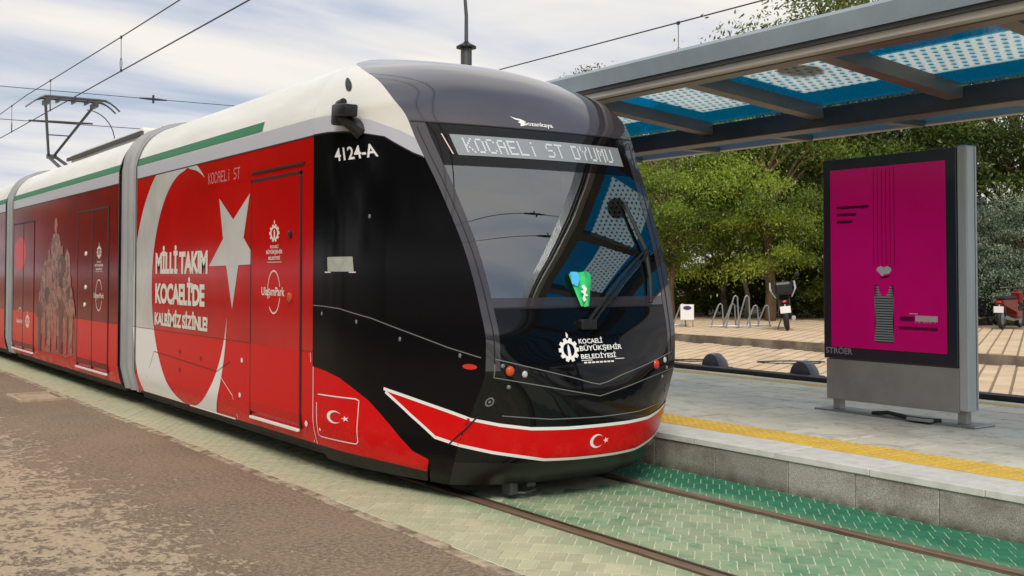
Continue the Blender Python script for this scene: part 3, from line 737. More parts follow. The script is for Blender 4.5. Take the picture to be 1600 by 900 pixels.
# maker's lettering on the roof cap
V1 = text2('bozankaya', .28, .05, 1, .62, .012)
sw = poly2([(0, 1), (.12, .86), (.25, .78), (.36, .55), (.26, .50), (.33, .30), (.24, .10), (.16, .05), (.2, .3), (.14, .45), (.22, .6), (.1, .72)])
nose_shape('maker_lettering', *join2(V1, sw), -.175, .185, 2.885, 2.972, M['printw'], cap, .004)
# council badge
badge = join2(gear_logo(.17, .46, .165), )
bz = 1.03; bh = .22
def sq(parts): return parts
g_ = gear_logo(0, 0, 1)
nose_shape('council_badge', [((a+1)/2, (b+1)/2.5) for a, b in g_[0]], g_[1], -.372, -.175, 1.045, 1.265, M['printw'], front, .004)
bt = join2(text2('KOCAELİ', 0, .74, .55, .98, .02), text2('BÜYÜKŞEHİR', 0, .42, 1, .72, .02), text2('BELEDİYESİ', 0, .17, .82, .40, .02), rect2(0, .10, 1.02, .125), *[rect2(.05+.09*k, .0, .05+.09*k+.07, .055) for k in range(8)])
nose_shape('council_lettering', *bt, -.165, .285, 1.03, 1.225, M['printw'], front, .004)
# red stripe with white borders round the bumper
top = [(-1.48, .807), (-1.25, .73), (-1.06, .67), (-.991, .647), (-.80, .605), (-.581, .574), (-.3, .566), (0, .565)]
low = [(-1.467, .784), (-1.30, .625), (-1.135, .485), (-1.043, .462), (-.8, .40), (-.446, .338), (-.2, .331), (0, .330)]
mir = lambda pl: pl+[(-s, z) for s, z in reversed(pl[:-1])]
topm, lowm = mir(top), mir(low)
stripe = strip2('bumper_stripe', lowm, topm, M['red'], tram, .003, 120, 5)
ribbon('stripe_border', topm, .024, M['printw'], stripe, .005)
ribbon('stripe_border', lowm, .024, M['printw'], stripe, .005)
flag = join2(crescent2(.36, .5, .36, .29, .09), poly2(star2(.86, .5, .17, rad(-18))))
nose_shape('flag_emblem', *flag, -.075, .105, .375, .52, M['printw'], stripe, .005)
ribbon('stripe_seam', [(-.95, .68), (-1.05, .44)], .012, M['blackm'], stripe, .0065)
ribbon('stripe_seam', [(.95, .68), (1.05, .44)], .012, M['blackm'], stripe, .0065)
# panel lines of the front
for pl in ([(-.93, 1.087), (-.6, 1.01), (-.25, .93), (-.08, .885), (0, .872), (.08, .885), (.25, .93), (.6, 1.0), (.95, 1.075)],
           [(-.93, .954), (-.6, .895), (-.25, .83), (0, .785), (.25, .83), (.6, .89), (1.0, .945)],
           [(-.93, 1.087), (-.93, .954)], [(-.80, .672), (-.445, .638), (0, .630), (.445, .638), (.80, .672)]):
    ribbon('panel_line', pl, .007, M['seamk'], front, .003)
def lens(name, s, z, rx, ry, m, parent, bulge=.02):
    n_ = nrm(s, z); c = on(s, z, .002); up = np.array([0, 0, 1.]); r_ = np.cross(up, n_); r_ /= np.linalg.norm(r_); u_ = np.cross(n_, r_)
    V = []; Fc = []
    for q, (k, h) in enumerate(((1, 0), (.85, .6), (.5, .9))):
        for i in range(16):
            a = 2*math.pi*i/16; V.append(c+r_*rx*k*math.cos(a)+u_*ry*k*math.sin(a)+n_*bulge*h)
    V.append(c+n_*bulge)
    for q in range(2):
        for i in range(16): Fc.append((q*16+i, q*16+(i+1) % 16, q*16+16+(i+1) % 16, q*16+16+i))
    for i in range(16): Fc.append((32+i, 32+(i+1) % 16, 48))
    return mesh(name, V, Fc, m, parent, True)
for sg in (-1, 1):
    lens('indicator_lamp', sg*(.808 if sg < 0 else .70), .997 if sg < 0 else .985, .034, .038, M['orange'] if sg < 0 else M['redlens'], front)
    lens('headlamp', sg*.687 if sg < 0 else .835, .971 if sg < 0 else 1.012, .022, .025, M['clear'], front, .01)
    lens('small_lamp', sg*.865, 1.035 if sg < 0 else .95, .016, .016, M['seamk'], front, .008)
    lens('bolt_cover', sg*.80, .881, .016, .016, M['seamk'], front, .008)
    nose_shape('tow_eye_ring', *join2(ring2(.5, .5, .5, .5, .16), disc2(.5, .5, .16, .16)), sg*.908-.03, sg*.908+.03, .742, .81, M['seamk'], front, .004)
    V, Fc = disc2(.5, .5, .5, .5); nose_shape('side_marker', V, Fc, sg*1.07-.035, sg*1.07+.035, 1.005, 1.045, M['redlens'], front, .006)
# near flank of the cab: number, seam, screws, note, flap
nose_shape('fleet_number', *text2('4124-A', 0, 0, 1, 1, .018), -1.728, -1.325, 2.618, 2.725, M['printw'], near_csp, .004)
ribbon('panel_line', [(-1.995, 1.43), (-1.90, 1.427), (-1.775, 1.414), (-1.568, 1.348), (-1.368, 1.248), (-1.178, 1.154), (-1.02, 1.095)], .008, M['seamk'], near_csp, .003)
for s, z in ((-1.919, 1.364), (-1.66, 1.313), (-1.418, 1.196), (-1.12, 1.10), (-1.5, 2.15)): lens('screw_cover', s, z, .014, .018, M['seamk'], near_csp, .004)
nose_shape('paper_note', *join2(rect2(0, 0, .55, 1), rect2(.55, 0, 1, 1)), -1.86, -1.655, 1.715, 1.835, M['paper'], near_csp, .004)
nose_shape('note_ledge', *rect2(0, 0, 1, 1), -1.885, -1.64, 1.705, 1.714, M['line'], near_csp, .005)
fl_ = near_sk
ribbon('flap_outline', [(-1.945, .690), (-1.64, .700), (-1.617, .69), (-1.600, .36), (-1.617, .338), (-1.93, .338), (-1.952, .35), (-1.957, .62)], .010, M['line'], fl_, .004)
nose_shape('flag_emblem', *flag, -1.855, -1.675, .455, .60, M['printw'], fl_, .004)
lens('flap_lock', -1.932, .395, .012, .014, M['line'], fl_, .003)
ribbon('panel_seam', [(-1.992, .26), (-1.993, .915)], .010, M['line'], fl_, .003)
# round marker lamp hole and camera arm on the white fairing
nose_shape('marker_lamp', *disc2(.5, .5, .5, .5), -1.51, -1.395, 3.185, 3.325, M['blackm'], near_fair, .004)
c0 = on(-1.50, 2.975); out = nrm(-1.5, 2.975)
cmq = MB()
def obox(b_, c, ax, ay, az, hx, hy, hz, ch=.012):
    t_ = MB().box(-hx, hx, -hy, hy, -hz, hz, ch); b_.add([Vector(c)+Vector(ax)*v[0]+Vector(ay)*v[1]+Vector(az)*v[2] for v in t_.V], t_.F)
fw = Vector((0, -1, -.12)).normalized(); sd = Vector((-1, 0, 0)); up_ = sd.cross(fw)
obox(cmq, Vector(c0)+Vector((-.10, -.12, .02)), fw, sd, up_, .105, .06, .05, .016)
obox(cmq, Vector(c0)+Vector((-.07, .05, .005)), fw, sd, up_, .07, .05, .085, .02)
cmq.tube([Vector(c0)+Vector((.05, -.12, -.14)), Vector(c0)+Vector((-.03, -.10, -.08)), Vector(c0)+Vector((-.08, -.02, -.02))], [.075, .06, .055], 10)
cmq.tube([Vector(c0)+Vector((-.06, .10, .10)), Vector(c0)+Vector((-.07, -.02, .105))], [.028, .03], 8)
camera_arm = smooth_by_angle(cmq.build('mirror_camera', M['blackm'], tram), 35)
# wiper
wp = MB()
def wpt(s, z, o): return Vector(on(s, z, o))
wp.tube([wpt(-.064, 1.325, .05), wpt(.15, 1.489, .06), wpt(.45, 1.70, .06), wpt(.755, 1.883, .05)], [.014, .012, .010, .009], 6)
wp.tube([wpt(-.02, 1.315, .05), wpt(.20, 1.482, .06), wpt(.49, 1.68, .06), wpt(.775, 1.86, .05)], [.012, .010, .009, .009], 6)
wiper = wp.build('wiper', M['blackm'], tram)
wb = MB(); wb.tube([wpt(.649, 2.27, .03), wpt(.70, 2.06, .03), wpt(.752, 1.88, .035), wpt(.745, 1.66, .03), wpt(.70, 1.46, .03)], [.012, .016, .018, .016, .012], 6); wb.build('wiper_blade', M['rubber'], wiper)
wpv = MB(); obox(wpv, on(-.06, 1.31, .02), (1, 0, 0), (0, 1, 0), (0, 0, 1), .075, .035, .04, .015); wpv.build('wiper_housing', M['blackm'], wiper)
# coupler and underframe below the nose
cp = MB(); cp.box(XC-.62, XC+.62, 7.05, 8.6, .10, .30, .02); cp.build('underframe', M['under'], tram)
cp = MB(); obox(cp, (4.72, 6.92, .085), (1, 0, 0), (0, 1, 0), (0, 0, 1), .035, .06, .05, .008); obox(cp, (4.86, 6.87, .105), (1, 0, 0), (0, 1, 0), (0, 0, 1), .04, .04, .018, .006); cp.tube([(4.74, 6.9, .045), (4.82, 6.86, .04), (4.92, 6.86, .06)], .012, 6); cp.build('coupler', M['dsteel'], tram)

# ---- car bodies
def uz(z): return w_(z)
def pstrip(name, zs, y0, y1, m, parent, side=-1, off=0.0, u=None, ny=1):
    V, Fc, Nn = [], [], []
    us = [(u(z) if u else uz(z)) for z in zs]
    nrmls = []
    for i in range(len(zs)):
        a, b = max(i-1, 0), min(i+1, len(zs)-1); du, dz = us[b]-us[a], zs[b]-zs[a]; L_ = math.hypot(du, dz); nrmls.append((dz/L_, -du/L_))
    for k in range(ny+1):
        y = y0+(y1-y0)*k/ny
        for i in range(len(zs)):
            V.append((XC+side*(us[i]+nrmls[i][0]*off), y, zs[i]+nrmls[i][1]*off)); Nn.append((side*nrmls[i][0], 0, nrmls[i][1]))
    n = len(zs)
    for k in range(ny):
        for i in range(n-1): Fc.append((k*n+i, (k+1)*n+i, (k+1)*n+i+1, k*n+i+1))
    return mesh(name, V, Fc, m, parent, True, Nn)
ROOFZ = [3.02, 3.06, 3.12, 3.2, 3.27, 3.34, 3.4, 3.45, 3.5, 3.54, 3.57, 3.59, 3.61, 3.622, 3.63]
def car(y0, y1, film, lower, green0):
    car_parts = {}
    for sd_ in (-1, 1):
        lo_ = pstrip('lower_panel', [.26, .30, .36, .42, .5, 1.035], y0, y1, lower, tram, sd_)
        wi = pstrip('window_band', [1.040, 1.9, 2.865], y0, y1, film, tram, sd_, ny=1)
        tr_ = pstrip('silver_trim', [2.875, 2.95, 3.02], y0, y1, M['lilac'], tram, sd_)
        pstrip('top_seam', [2.865, 2.876], y0, y1, M['blackm'], tr_, sd_, .003)
        pstrip('mid_seam', [1.034, 1.041], y0, y1, M['seam'], lo_, sd_, .002)
        pstrip('skirt_bottom', [.16, .26], y0, y1, M['under'], lo_, sd_, -.01)
        gs = pstrip('green_stripe', [3.03, 3.075, 3.12], max(y0, green0), y1, M['green'], tram, sd_, .004)
        pstrip('stripe_highlight', [3.123, 3.133], max(y0, green0), y1, M['printw'], gs, sd_, .004)
        if sd_ < 0: car_parts = dict(lower=lo_, band=wi, trim=tr_)
    V, Fc, Nn = [], [], []
    prof = [(-uz(z), z) for z in ROOFZ]+[(uz(z), z) for z in reversed(ROOFZ)]
    n = len(prof)
    for y in (y0, y1):
        for i, (u_, z) in enumerate(prof):
            a, b = prof[max(i-1, 0)], prof[min(i+1, n-1)]; du, dz = b[0]-a[0], b[1]-a[1]; L_ = math.hypot(du, dz)
            V.append((XC+u_, y, z)); Nn.append((-dz/L_, 0, du/L_))
    Fc = [(i, i+1, n+i+1, n+i) for i in range(n-1)]
    car_parts['roof'] = mesh('roof', V, Fc, M['roofw'], tram, True, Nn)
    # floor, end walls
    box('underframe', XC-1.22, XC+1.22, y0+.02, y1-.02, .17, .26, M['under'], tram)
    endp = [(XC-uz(z), z) for z in [.27, .5, 2.9]+ROOFZ]+[(XC+uz(z), z) for z in reversed([.27, .5, 2.9]+ROOFZ)]
    endp = [(XC+(a-XC)*.99, b if b < 3 else b-.01) for a, b in endp]
    for ya in (y0+.01, y1-.03): MB().prism(endp, 'y', ya, ya+.02).build('end_wall', M['under'], tram)
    return car_parts
C1 = car(8.662, 13.93, M['film'], M['red'], 9.82)
C2 = car(14.74, 21.93, M['film2'], M['red'], 0)
C3 = car(22.68, 31.5, M['film2'], M['red'], 0)
# far end of the train, closed by a plain bulkhead; bogies
for yb in (11.4, 18.3, 26.0):
    bo = MB(); bo.box(XC-.95, XC+.95, yb-1.1, yb+1.1, .16, .20)
    bog = bo.build('bogie_frame', M['under'], tram)
    for yy in (yb-.8, yb+.8):
        for xr in (4.4975, 5.9325):
            MB().lathe((xr, yy, .30), [(.28, -.06), (.30, -.05), (.30, .04), (.26, .06)], 20, 'x').build('wheel', M['under'], bog)
# bellows between cars
def bellows(y0, y1, nf):
    zs = [.24, .5, 1.0, 1.6, 2.2, 2.87, 3.02]+ROOFZ[1:]
    half = [(1.325 if z <= 3.0 else uz(z), z) for z in zs]; half[0] = (1.26, .22)
    prof = [(-a, b) for a, b in half]+[(a, b) for a, b in reversed(half)]
    n = len(prof); st = nf*4; V = []; Fc = []
    for k in range(st+1):
        y = y0+(y1-y0)*k/st; ph = k % 4; ins = {0: -.13, 1: -.02, 2: .006, 3: -.02}[ph]
        for (u_, z) in prof:
            V.append((XC+u_*(1+ins/1.325), y, z+(ins if z > 3 else 0)+(.05 if z > 3.1 and k not in (0, st) else 0)))
    for k in range(st):
        for i in range(n-1): Fc.append((k*n+i, k*n+i+1, (k+1)*n+i+1, (k+1)*n+i))
    b_ = smooth_by_angle(mesh('bellows', V, Fc, M['bellow'], tram), 50)
    for ya, yb_ in ((y0-.012, y0+.03), (y1-.03, y1+.012)):
        V = []; Fc = []
        for y in (ya, yb_):
            for (u_, z) in prof: V.append((XC+u_*1.006, y, z+.004))
        Fc = [(i, i+1, n+i+1, n+i) for i in range(n-1)]
        mesh('bellows_rim', V, Fc, M['bellowd'], b_)
    return b_
bellows(13.93, 14.74, 3); bellows(21.93, 22.68, 3)

# ---- printing and doors on the first car
lo1, wb1 = C1['lower'], C1['band']
Oc, Ro, Ic, Ri = (12.40, 1.35), 1.68, (11.98, 1.55), 1.29
def cres_rows(z0, z1, n=70):
    L_, R_ = MB(), MB()
    zs = np.linspace(z0, z1, n+1); rows = []
    for z in zs:
        ho = math.sqrt(max(Ro**2-(z-Oc[1])**2, 0)); hi_ = Ri**2-(z-Ic[1])**2
        oL, oR = Oc[0]+ho, Oc[0]-ho
        if hi_ > 0:
            h = math.sqrt(hi_); iL, iR = Ic[0]+h, Ic[0]-h
        else: iL = iR = Ic[0]
        rows.append((z, oL, iL, iR, oR))
    for a, b in zip(rows[:-1], rows[1:]):
        L_.add([(S0-.003, a[1], a[0]), (S0-.003, a[2], a[0]), (S0-.003, b[2], b[0]), (S0-.003, b[1], b[0])], [(0, 1, 2, 3)])
        ra, rb_ = max(a[3], a[4]), max(b[3], b[4])
        if ra > a[4] or rb_ > b[4]:
            L_.add([(S0-.003, ra, a[0]), (S0-.003, a[4], a[0]), (S0-.003, b[4], b[0]), (S0-.003, rb_, b[0])], [(0, 1, 2, 3)])
    return L_
def islands(b_):
    # one mesh builder for each connected piece
    par = list(range(len(b_.F))); key = {}
    def find(a):
        while par[a] != a: a = par[a]
        return a
    for i, f in enumerate(b_.F):
        for v in f:
            k = tuple(round(c, 5) for c in b_.V[v])
            if k in key: par[find(i)] = find(key[k])
            else: key[k] = i
    out = {}
    for i, f in enumerate(b_.F):
        r = find(i); out.setdefault(r, MB()).add([b_.V[v] for v in f], [tuple(range(len(f)))])
    return list(out.values())
for b_ in islands(cres_rows(1.041, 2.862)): b_.build('crescent_print', M['printg'], wb1)
lower_c = cres_rows(.40, 1.034, 40)
low2 = MB()
for z0_, z1_ in ((.265, .30), (.30, .36), (.36, .40)):
    tmp = cres_rows(z0_, z1_, 6); low2.add([(XC-w_(v[2])-.004, v[1], v[2]) for v in tmp.V], tmp.F)
lower_c.V = [(XC-w_(v[2])-.003, v[1], v[2]) for v in lower_c.V]; lower_c.add(low2.V, low2.F); [b_.build('crescent_print', M['printw'], lo1) for b_ in islands(lower_c)]
side_poly('star_print', [(10.967, 2.466), (10.559, 2.233), (10.117, 2.467), (10.277, 2.046), (9.893, 1.79), (10.409, 1.78), (10.576, 1.346), (10.748, 1.778), (11.26, 1.774), (10.845, 2.05)], M['printg'], wb1, .0035)
M['printt'] = mat('cream_lettering', (.72, .68, .60), .3)
for txt, a, b, z0_, z1_ in (('MİLLİ TAKIM', 13.12, 11.30, 1.695, 2.02), ("KOCAELİ'DE", 13.12, 11.39, 1.345, 1.66), ('KALBİMİZ SİZİNLE!', 13.14, 11.29, 1.09, 1.29)):
    V, Fc = text_fit(txt, .045, .92); side_shape('slogan_lettering', V, Fc, a, b, z0_, z1_, M['printt'], wb1, .004)
side_shape('side_display', *rect2(0, 0, 1, 1), 11.75, 10.15, 2.60, 2.78, M['film'], wb1, .0025)
for sh in dot_letters('KOCAELI ST', 6.2): side_shape('side_display_letter', *sh, 11.30, 10.38, 2.63, 2.745, M['ledd'], wb1, .004)
# single-leaf door
door = MB().box(S0-.004, S0+.02, 8.93, 10.07, .40, 2.565, .003).build('door', M['film'], tram)
pstrip('door_lower_panel', [.40, .5, 1.035], 8.93, 10.07, M['red'], door, -1, .0055)
for a in ((8.895, 8.93, .36, 2.60), (10.07, 10.085, .36, 2.60), (8.895, 10.085, 2.565, 2.59)): box('door_gap', S0-.006, S0+.01, a[0], a[1], a[2], a[3], M['dgap'], door)
box('door_header', S0-.012, S0, 8.84, 10.06, 2.645, 2.665, M['dgap'], door)
box('threshold', S0-.03, S0, 8.92, 10.03, .335, .36, M['printw'], door, .004)
side_shape('council_badge', *[ (lambda g: [((a+1)/2, (b+1)/2.5) for a, b in g])(gear_logo(0, 0, 1)[0]), gear_logo(0, 0, 1)[1]], 9.62, 9.38, 1.985, 2.19, M['printt'], door, .006)
bt2 = join2(text2('KOCAELİ', .25, .78, .75, 1, .02), text2('BÜYÜKŞEHİR', 0, .42, 1, .74, .03), text2('BELEDİYESİ', .14, .15, .86, .38, .03), rect2(.05, .0, .95, .03))
side_shape('council_lettering', *bt2, 9.69, 9.31, 1.80, 1.965, M['printt'], door, .006)
side_shape('operator_lettering', *text2('UlaşımPark', 0, 0, 1, 1, .02), 9.80, 9.26, 1.475, 1.575, M['printt'], door, .006)
side_shape('operator_ring', *join2(ring2(.5, .5, .5, .5, .035, rad(15), rad(200)), ring2(.5, .5, .5, .5, .035, rad(225), rad(345))), 9.66, 9.36, 1.33, 1.73, M['printt'], door, .005)
for (y_, z_, r_, m_) in ((9.129, 2.045, .035, M['blackm']), (9.136, 1.486, .045, M['orange'])):
    MB().lathe((S0-.004, y_, z_), [(r_, 0), (r_, -.012), (r_*.6, -.02)], 16, 'x').build('door_button', m_, door)
# seams on the lower panels
def seamline(nm, pts, wd=.008, m=None, par=None):
    q = MB()
    for (a, b) in zip(pts[:-1], pts[1:]):
        d = Vector((b[0]-a[0], b[1]-a[1])); n = Vector((-d.y, d.x)).normalized()*wd/2
        q.add([(XC-w_(p[1])-.0045, p[0]+k*n.x, p[1]+k*n.y) for p, k in ((a, 1), (a, -1), (b, -1), (b, 1))], [(0, 1, 2, 3)])
    return q.build(nm, m or M['seam'], par or lo1)
seamline('panel_seam', [(13.45, .45), (13.15, .78), (11.0, .70), (10.62, .83)]); seamline('panel_seam', [(10.90, .66), (10.55, .50), (10.50, .275)], .010, M['line'])
seamline('panel_seam', [(8.70, .27), (8.70, 1.03)], .010, M['line'])
for y_, z_ in ((12.2, .83), (11.5, .80), (10.3, .86), (10.35, .52), (8.78, .42), (12.2, .63)): side_shape('latch', *disc2(.5, .5, .5, .5), y_+.03, y_-.03, z_-.025, z_+.025, M['line'] if y_ < 11 else M['seam'], lo1, .0035)
side_shape('skirt_edge_strip', *rect2(0, 0, 1, 1), 11.9, 10.52, .262, .275, M['line'], lo1, -.02)

# ---- second car: dark printed film, figures, doors
lo2, wb2 = C2['lower'], C2['band']
def film_door(y0, y1, leaves, par):
    d_ = MB().box(S0-.004, S0+.02, y0, y1, .40, 2.58, .003).build('door', M['film2'], tram)
    pstrip('door_lower_panel', [.40, .5, 1.035], y0+.02, y1-.02, M['red'], d_, -1, .0055)
    w_l = (y1-y0)/leaves
    for k in range(leaves+1): box('door_gap', S0-.007, S0+.01, y0+k*w_l-.018, y0+k*w_l+.018, .37, 2.60, M['dgap'], d_)
    box('door_gap', S0-.006, S0+.01, y0-.018, y1+.018, 2.58, 2.605, M['dgap'], d_)
    box('threshold', S0-.03, S0, y0, y1, .335, .36, M['printw'], d_, .004)
    return d_
d1 = film_door(15.25, 16.95, 2, lo2); d2 = film_door(20.05, 21.85, 2, lo2)
for k, (y_, z_) in enumerate(((16.45, 1.98), (16.45, 1.5), (16.5, 1.25))): MB().lathe((S0-.004, y_, z_), [(.035, 0), (.03, -.015)], 12, 'x').build('door_button', M['printt'], d1)
side_shape('council_badge', [((a+1)/2, (b+1)/2.5) for a, b in g_[0]], g_[1], 15.85, 15.60, 1.9, 2.13, M['printt'], d1, .006)
side_shape('council_lettering', *bt2, 15.95, 15.50, 1.72, 1.88, M['printt'], d1, .006)
side_shape('operator_lettering', *text2('UlaşımPark', 0, 0, 1, 1, .02), 16.0, 15.45, 1.34, 1.43, M['printt'], d1, .006)
side_shape('operator_ring', *ring2(.5, .5, .5, .5, .04, rad(20), rad(340)), 15.9, 15.55, 1.18, 1.62, M['printt'], d1, .005)
side_shape('operator_lettering', *text2('UlaşımPark', 0, 0, 1, 1, .02), 21.5, 20.9, .80, .89, M['printt'], d2, .006)
side_shape('operator_ring', *ring2(.5, .5, .5, .5, .04, rad(20), rad(340)), 21.4, 21.0, .62, 1.1, M['printt'], d2, .005)
side_shape('council_badge', [((a+1)/2, (b+1)/2.5) for a, b in g_[0]], g_[1], 20.7, 20.35, .75, 1.05, M['printt'], d2, .006)
side_shape('red_disc_print', *disc2(.5, .5, .5, .5), 21.75, 20.7, 1.75, 2.35, M['red'], d2, .0055)
# crowd of printed players: overlapping silhouettes with broken light and dark
def fig_mat(t, b):
    p, x, y, z = npos(t)
    a = nnoise(t, p, 11, 5, .7, (1, 1, .8)); q = nnoise(t, p, 22, 4, .7)
    c = nmix(t, nrange(t, a, .40, .60), (.10, .008, .007), (.44, .20, .14)); c = nmix(t, nrange(t, q, .54, .62), c, (.035, .010, .009)); c = nmix(t, nmath(t, 'MULTIPLY', nrange(t, z, 1.2, .6), .75), c, (.42, .012, .010))
    t.links.new(c, b.inputs['Base Color']); b.inputs['Roughness'].default_value = .25
M['figure'] = wear_nodes('printed_crowd', fig_mat)
M['figl'] = mat('cream_printed_skin', (.40, .17, .12), .3, c2=(.15, .022, .018), scale=9)
M['figk'] = mat('dark_printed_shirt', (.05, .010, .009), .3, c2=(.16, .02, .015), scale=7)
# one silhouette of the massed group, then single players in front of it
mass = [(19.85, .50), (19.75, 1.0), (19.55, 1.35), (19.35, 1.75), (19.15, 1.95), (18.95, 1.80), (18.75, 2.05), (18.55, 2.3), (18.25, 2.3), (18.05, 2.0), (17.85, 1.85), (17.65, 2.1), (17.45, 1.95), (17.35, 1.5), (17.15, 1.2), (17.05, .5), (17.6, .42), (18.4, .45), (19.2, .42)]
side_poly('printed_group', mass, M['figure'], wb2, .003)
def figure(cy, base, h):
    k = h/1.8
    pts = [(-.17, 0), (-.19, .45), (-.20, .85), (-.24, 1.15), (-.34, 1.0), (-.42, 1.05), (-.36, 1.32), (-.24, 1.47), (-.08, 1.50)]
    pts = pts+[(-a, b) for a, b in reversed(pts)]
    return [(cy+p[0]*k*1.1, base+p[1]*k) for p in pts]
fr2 = random.Random(21); plist = [(18.40, 1.12, 1.46)]
for row, (zb, n_, hw) in enumerate(((1.15, 3, .62), (.92, 5, .95), (.68, 6, 1.2), (.46, 7, 1.35))):
    for k in range(n_): plist.append((18.42+hw*(2*(k+.5)/n_-1)+fr2.uniform(-.06, .06), zb+fr2.uniform(-.05, .05), .92+fr2.uniform(-.08, .12)))
for i, (cy_, b_, h_) in enumerate(plist):
    pf = figure(cy_, b_, h_); side_poly('printed_player', pf, (M['figure'], M['figk'], M['figure'], M['figl'])[i % 4], wb2, .0045+.0003*i)
    side_shape('printed_head', *disc2(.5, .5, .5, .5, 12), cy_+.10*h_/1.4, cy_-.10*h_/1.4, b_+h_*.83, b_+h_*1.0, M['figl'], wb2, .0048+.0003*i)
# roof gear of second and third car, pantograph
rg = MB(); rg.box(XC-.85, XC+.75, 15.4, 19.6, 3.55, 3.72, .03); rg.build('roof_equipment_box', M['roofw'], tram)
rg = MB(); rg.box(XC-.90, XC-.86, 15.3, 19.7, 3.60, 3.655); rg.build('roof_rail', M['dsteel'], tram)
an = MB(); an.lathe((4.62, 9.7, 3.5), [(.09, 0), (.10, .06), (.05, .12)], 12); an.build('antenna', M['blackm'], tram)
an = MB(); an.lathe((4.9, 9.2, 3.56), [(.03, 0), (.03, .09), (.07, .10), (.05, .14)], 10); an.build('antenna', M['blackm'], tram)
pn = MB()
E_ = Vector((5.215, 25.2, 4.22))
for xo in (-.12, .12): pn.tube([(XC+xo, 23.3, 3.72), (XC+xo*.6, 25.2, 4.22)], .035, 8)
pn.tube([(XC-.10, 25.2, 4.22), (XC+.10, 25.2, 4.22)], .05, 8)
panto = pn.build('pantograph', M['dsteel'], tram)
pn = MB()
for xo in (-.52, .40): pn.tube([(XC+xo*.12, 25.2, 4.24), (XC+xo, 23.3, 5.10)], .028, 8)
pn.tube([(XC-.22, 24.45, 4.60), (XC+.18, 24.45, 4.60)], .014, 6)
pn.build('upper_arm', M['dsteel'], panto)
pn = MB()
for dy_ in (-.16, .16):
    pts = [(XC+u_, 23.25+dy_, 5.205-.20*max(0, (abs(u_)-.55)/.32)**1.6) for u_ in np.linspace(-.87, .87, 19)]
    pn.tube(pts, [.018 if abs(p[0]-XC) > .6 else .028 for p in pts], 6)
for u_ in (-.52, .40): pn.box(XC+u_-.04, XC+u_+.04, 23.05, 23.45, 5.06, 5.15)
for u_ in (-.3, 0, .25): pn.box(XC+u_-.015, XC+u_+.015, 23.09, 23.41, 5.12, 5.19)
pn.build('collector_head', M['dsteel'], panto)
pn = MB(); pn.tube([(XC+.2, 23.0, 4.98)]+[(XC+.2+.55*math.sin(a), 23.0, 4.98-.62*(1-math.cos(a))) for a in np.linspace(.2, 1.57, 9)]+[(XC+.76, 23.0, 3.7)], .011, 6); pn.build('lead_cable', M['dsteel'], panto)
pn = MB(); pn.box(XC-.35, XC+.35, 23.0, 23.7, 3.60, 3.74, .02); pn.build('pantograph_base', M['dsteel'], panto)
# green pennant hung inside the windscreen
M['pennant'] = mat('green_pennant_cloth', (.02, .55, .16), .6, c2=(.01, .34, .09), scale=14)
pen = thing('pennant', tuple(on(-.04, 1.46, .03)), 'green football pennant with white badge hanging on the windscreen', 'pennant')
V, Fc, Nn = [], [], []
for i in range(9):
    for j in range(13):
        a, b = i/8, j/12; wdt = .118*(1-.62*(1-b)**1.2)*min(1, .45+2.2*math.sqrt(max(0, 1-b)+.02));  s_ = -.03+(a-.5)*2*wdt-.05*(1-b)*.3; z_ = 1.44+.26*b
        V.append(on(s_, z_, .03+.012*math.sin(a*11)*(1-.3*b)))
for i in range(8):
    for j in range(12): Fc.append((i*13+j, (i+1)*13+j, (i+1)*13+j+1, i*13+j+1))
mesh('cloth', V, Fc, M['pennant'], pen, True)
M['pblue'] = mat('light_blue_cloth', (.08, .45, .85), .6)
def pshape(nm, sh, s0, s1, z0, z1, m): return mesh(nm, [on(s0+(s1-s0)*a, z0+(z1-z0)*b, .048) for a, b in sh[0]], sh[1], m, pen)
pshape('blue_corner', poly2([(0, .2), (.5, 0), (.9, .5), (.8, 1), (.1, 1)]), -.15, -.05, 1.585, 1.695, M['pblue'])
pshape('white_badge', poly2([(.2, 0), (.5, .1), (.45, .3), (.9, .35), (.6, .5), (.9, .75), (.6, 1), (.3, .9), (.45, .7), (.1, .6), (.4, .45), (.1, .2)]), -.085, .0, 1.47, 1.60, M['printw'])
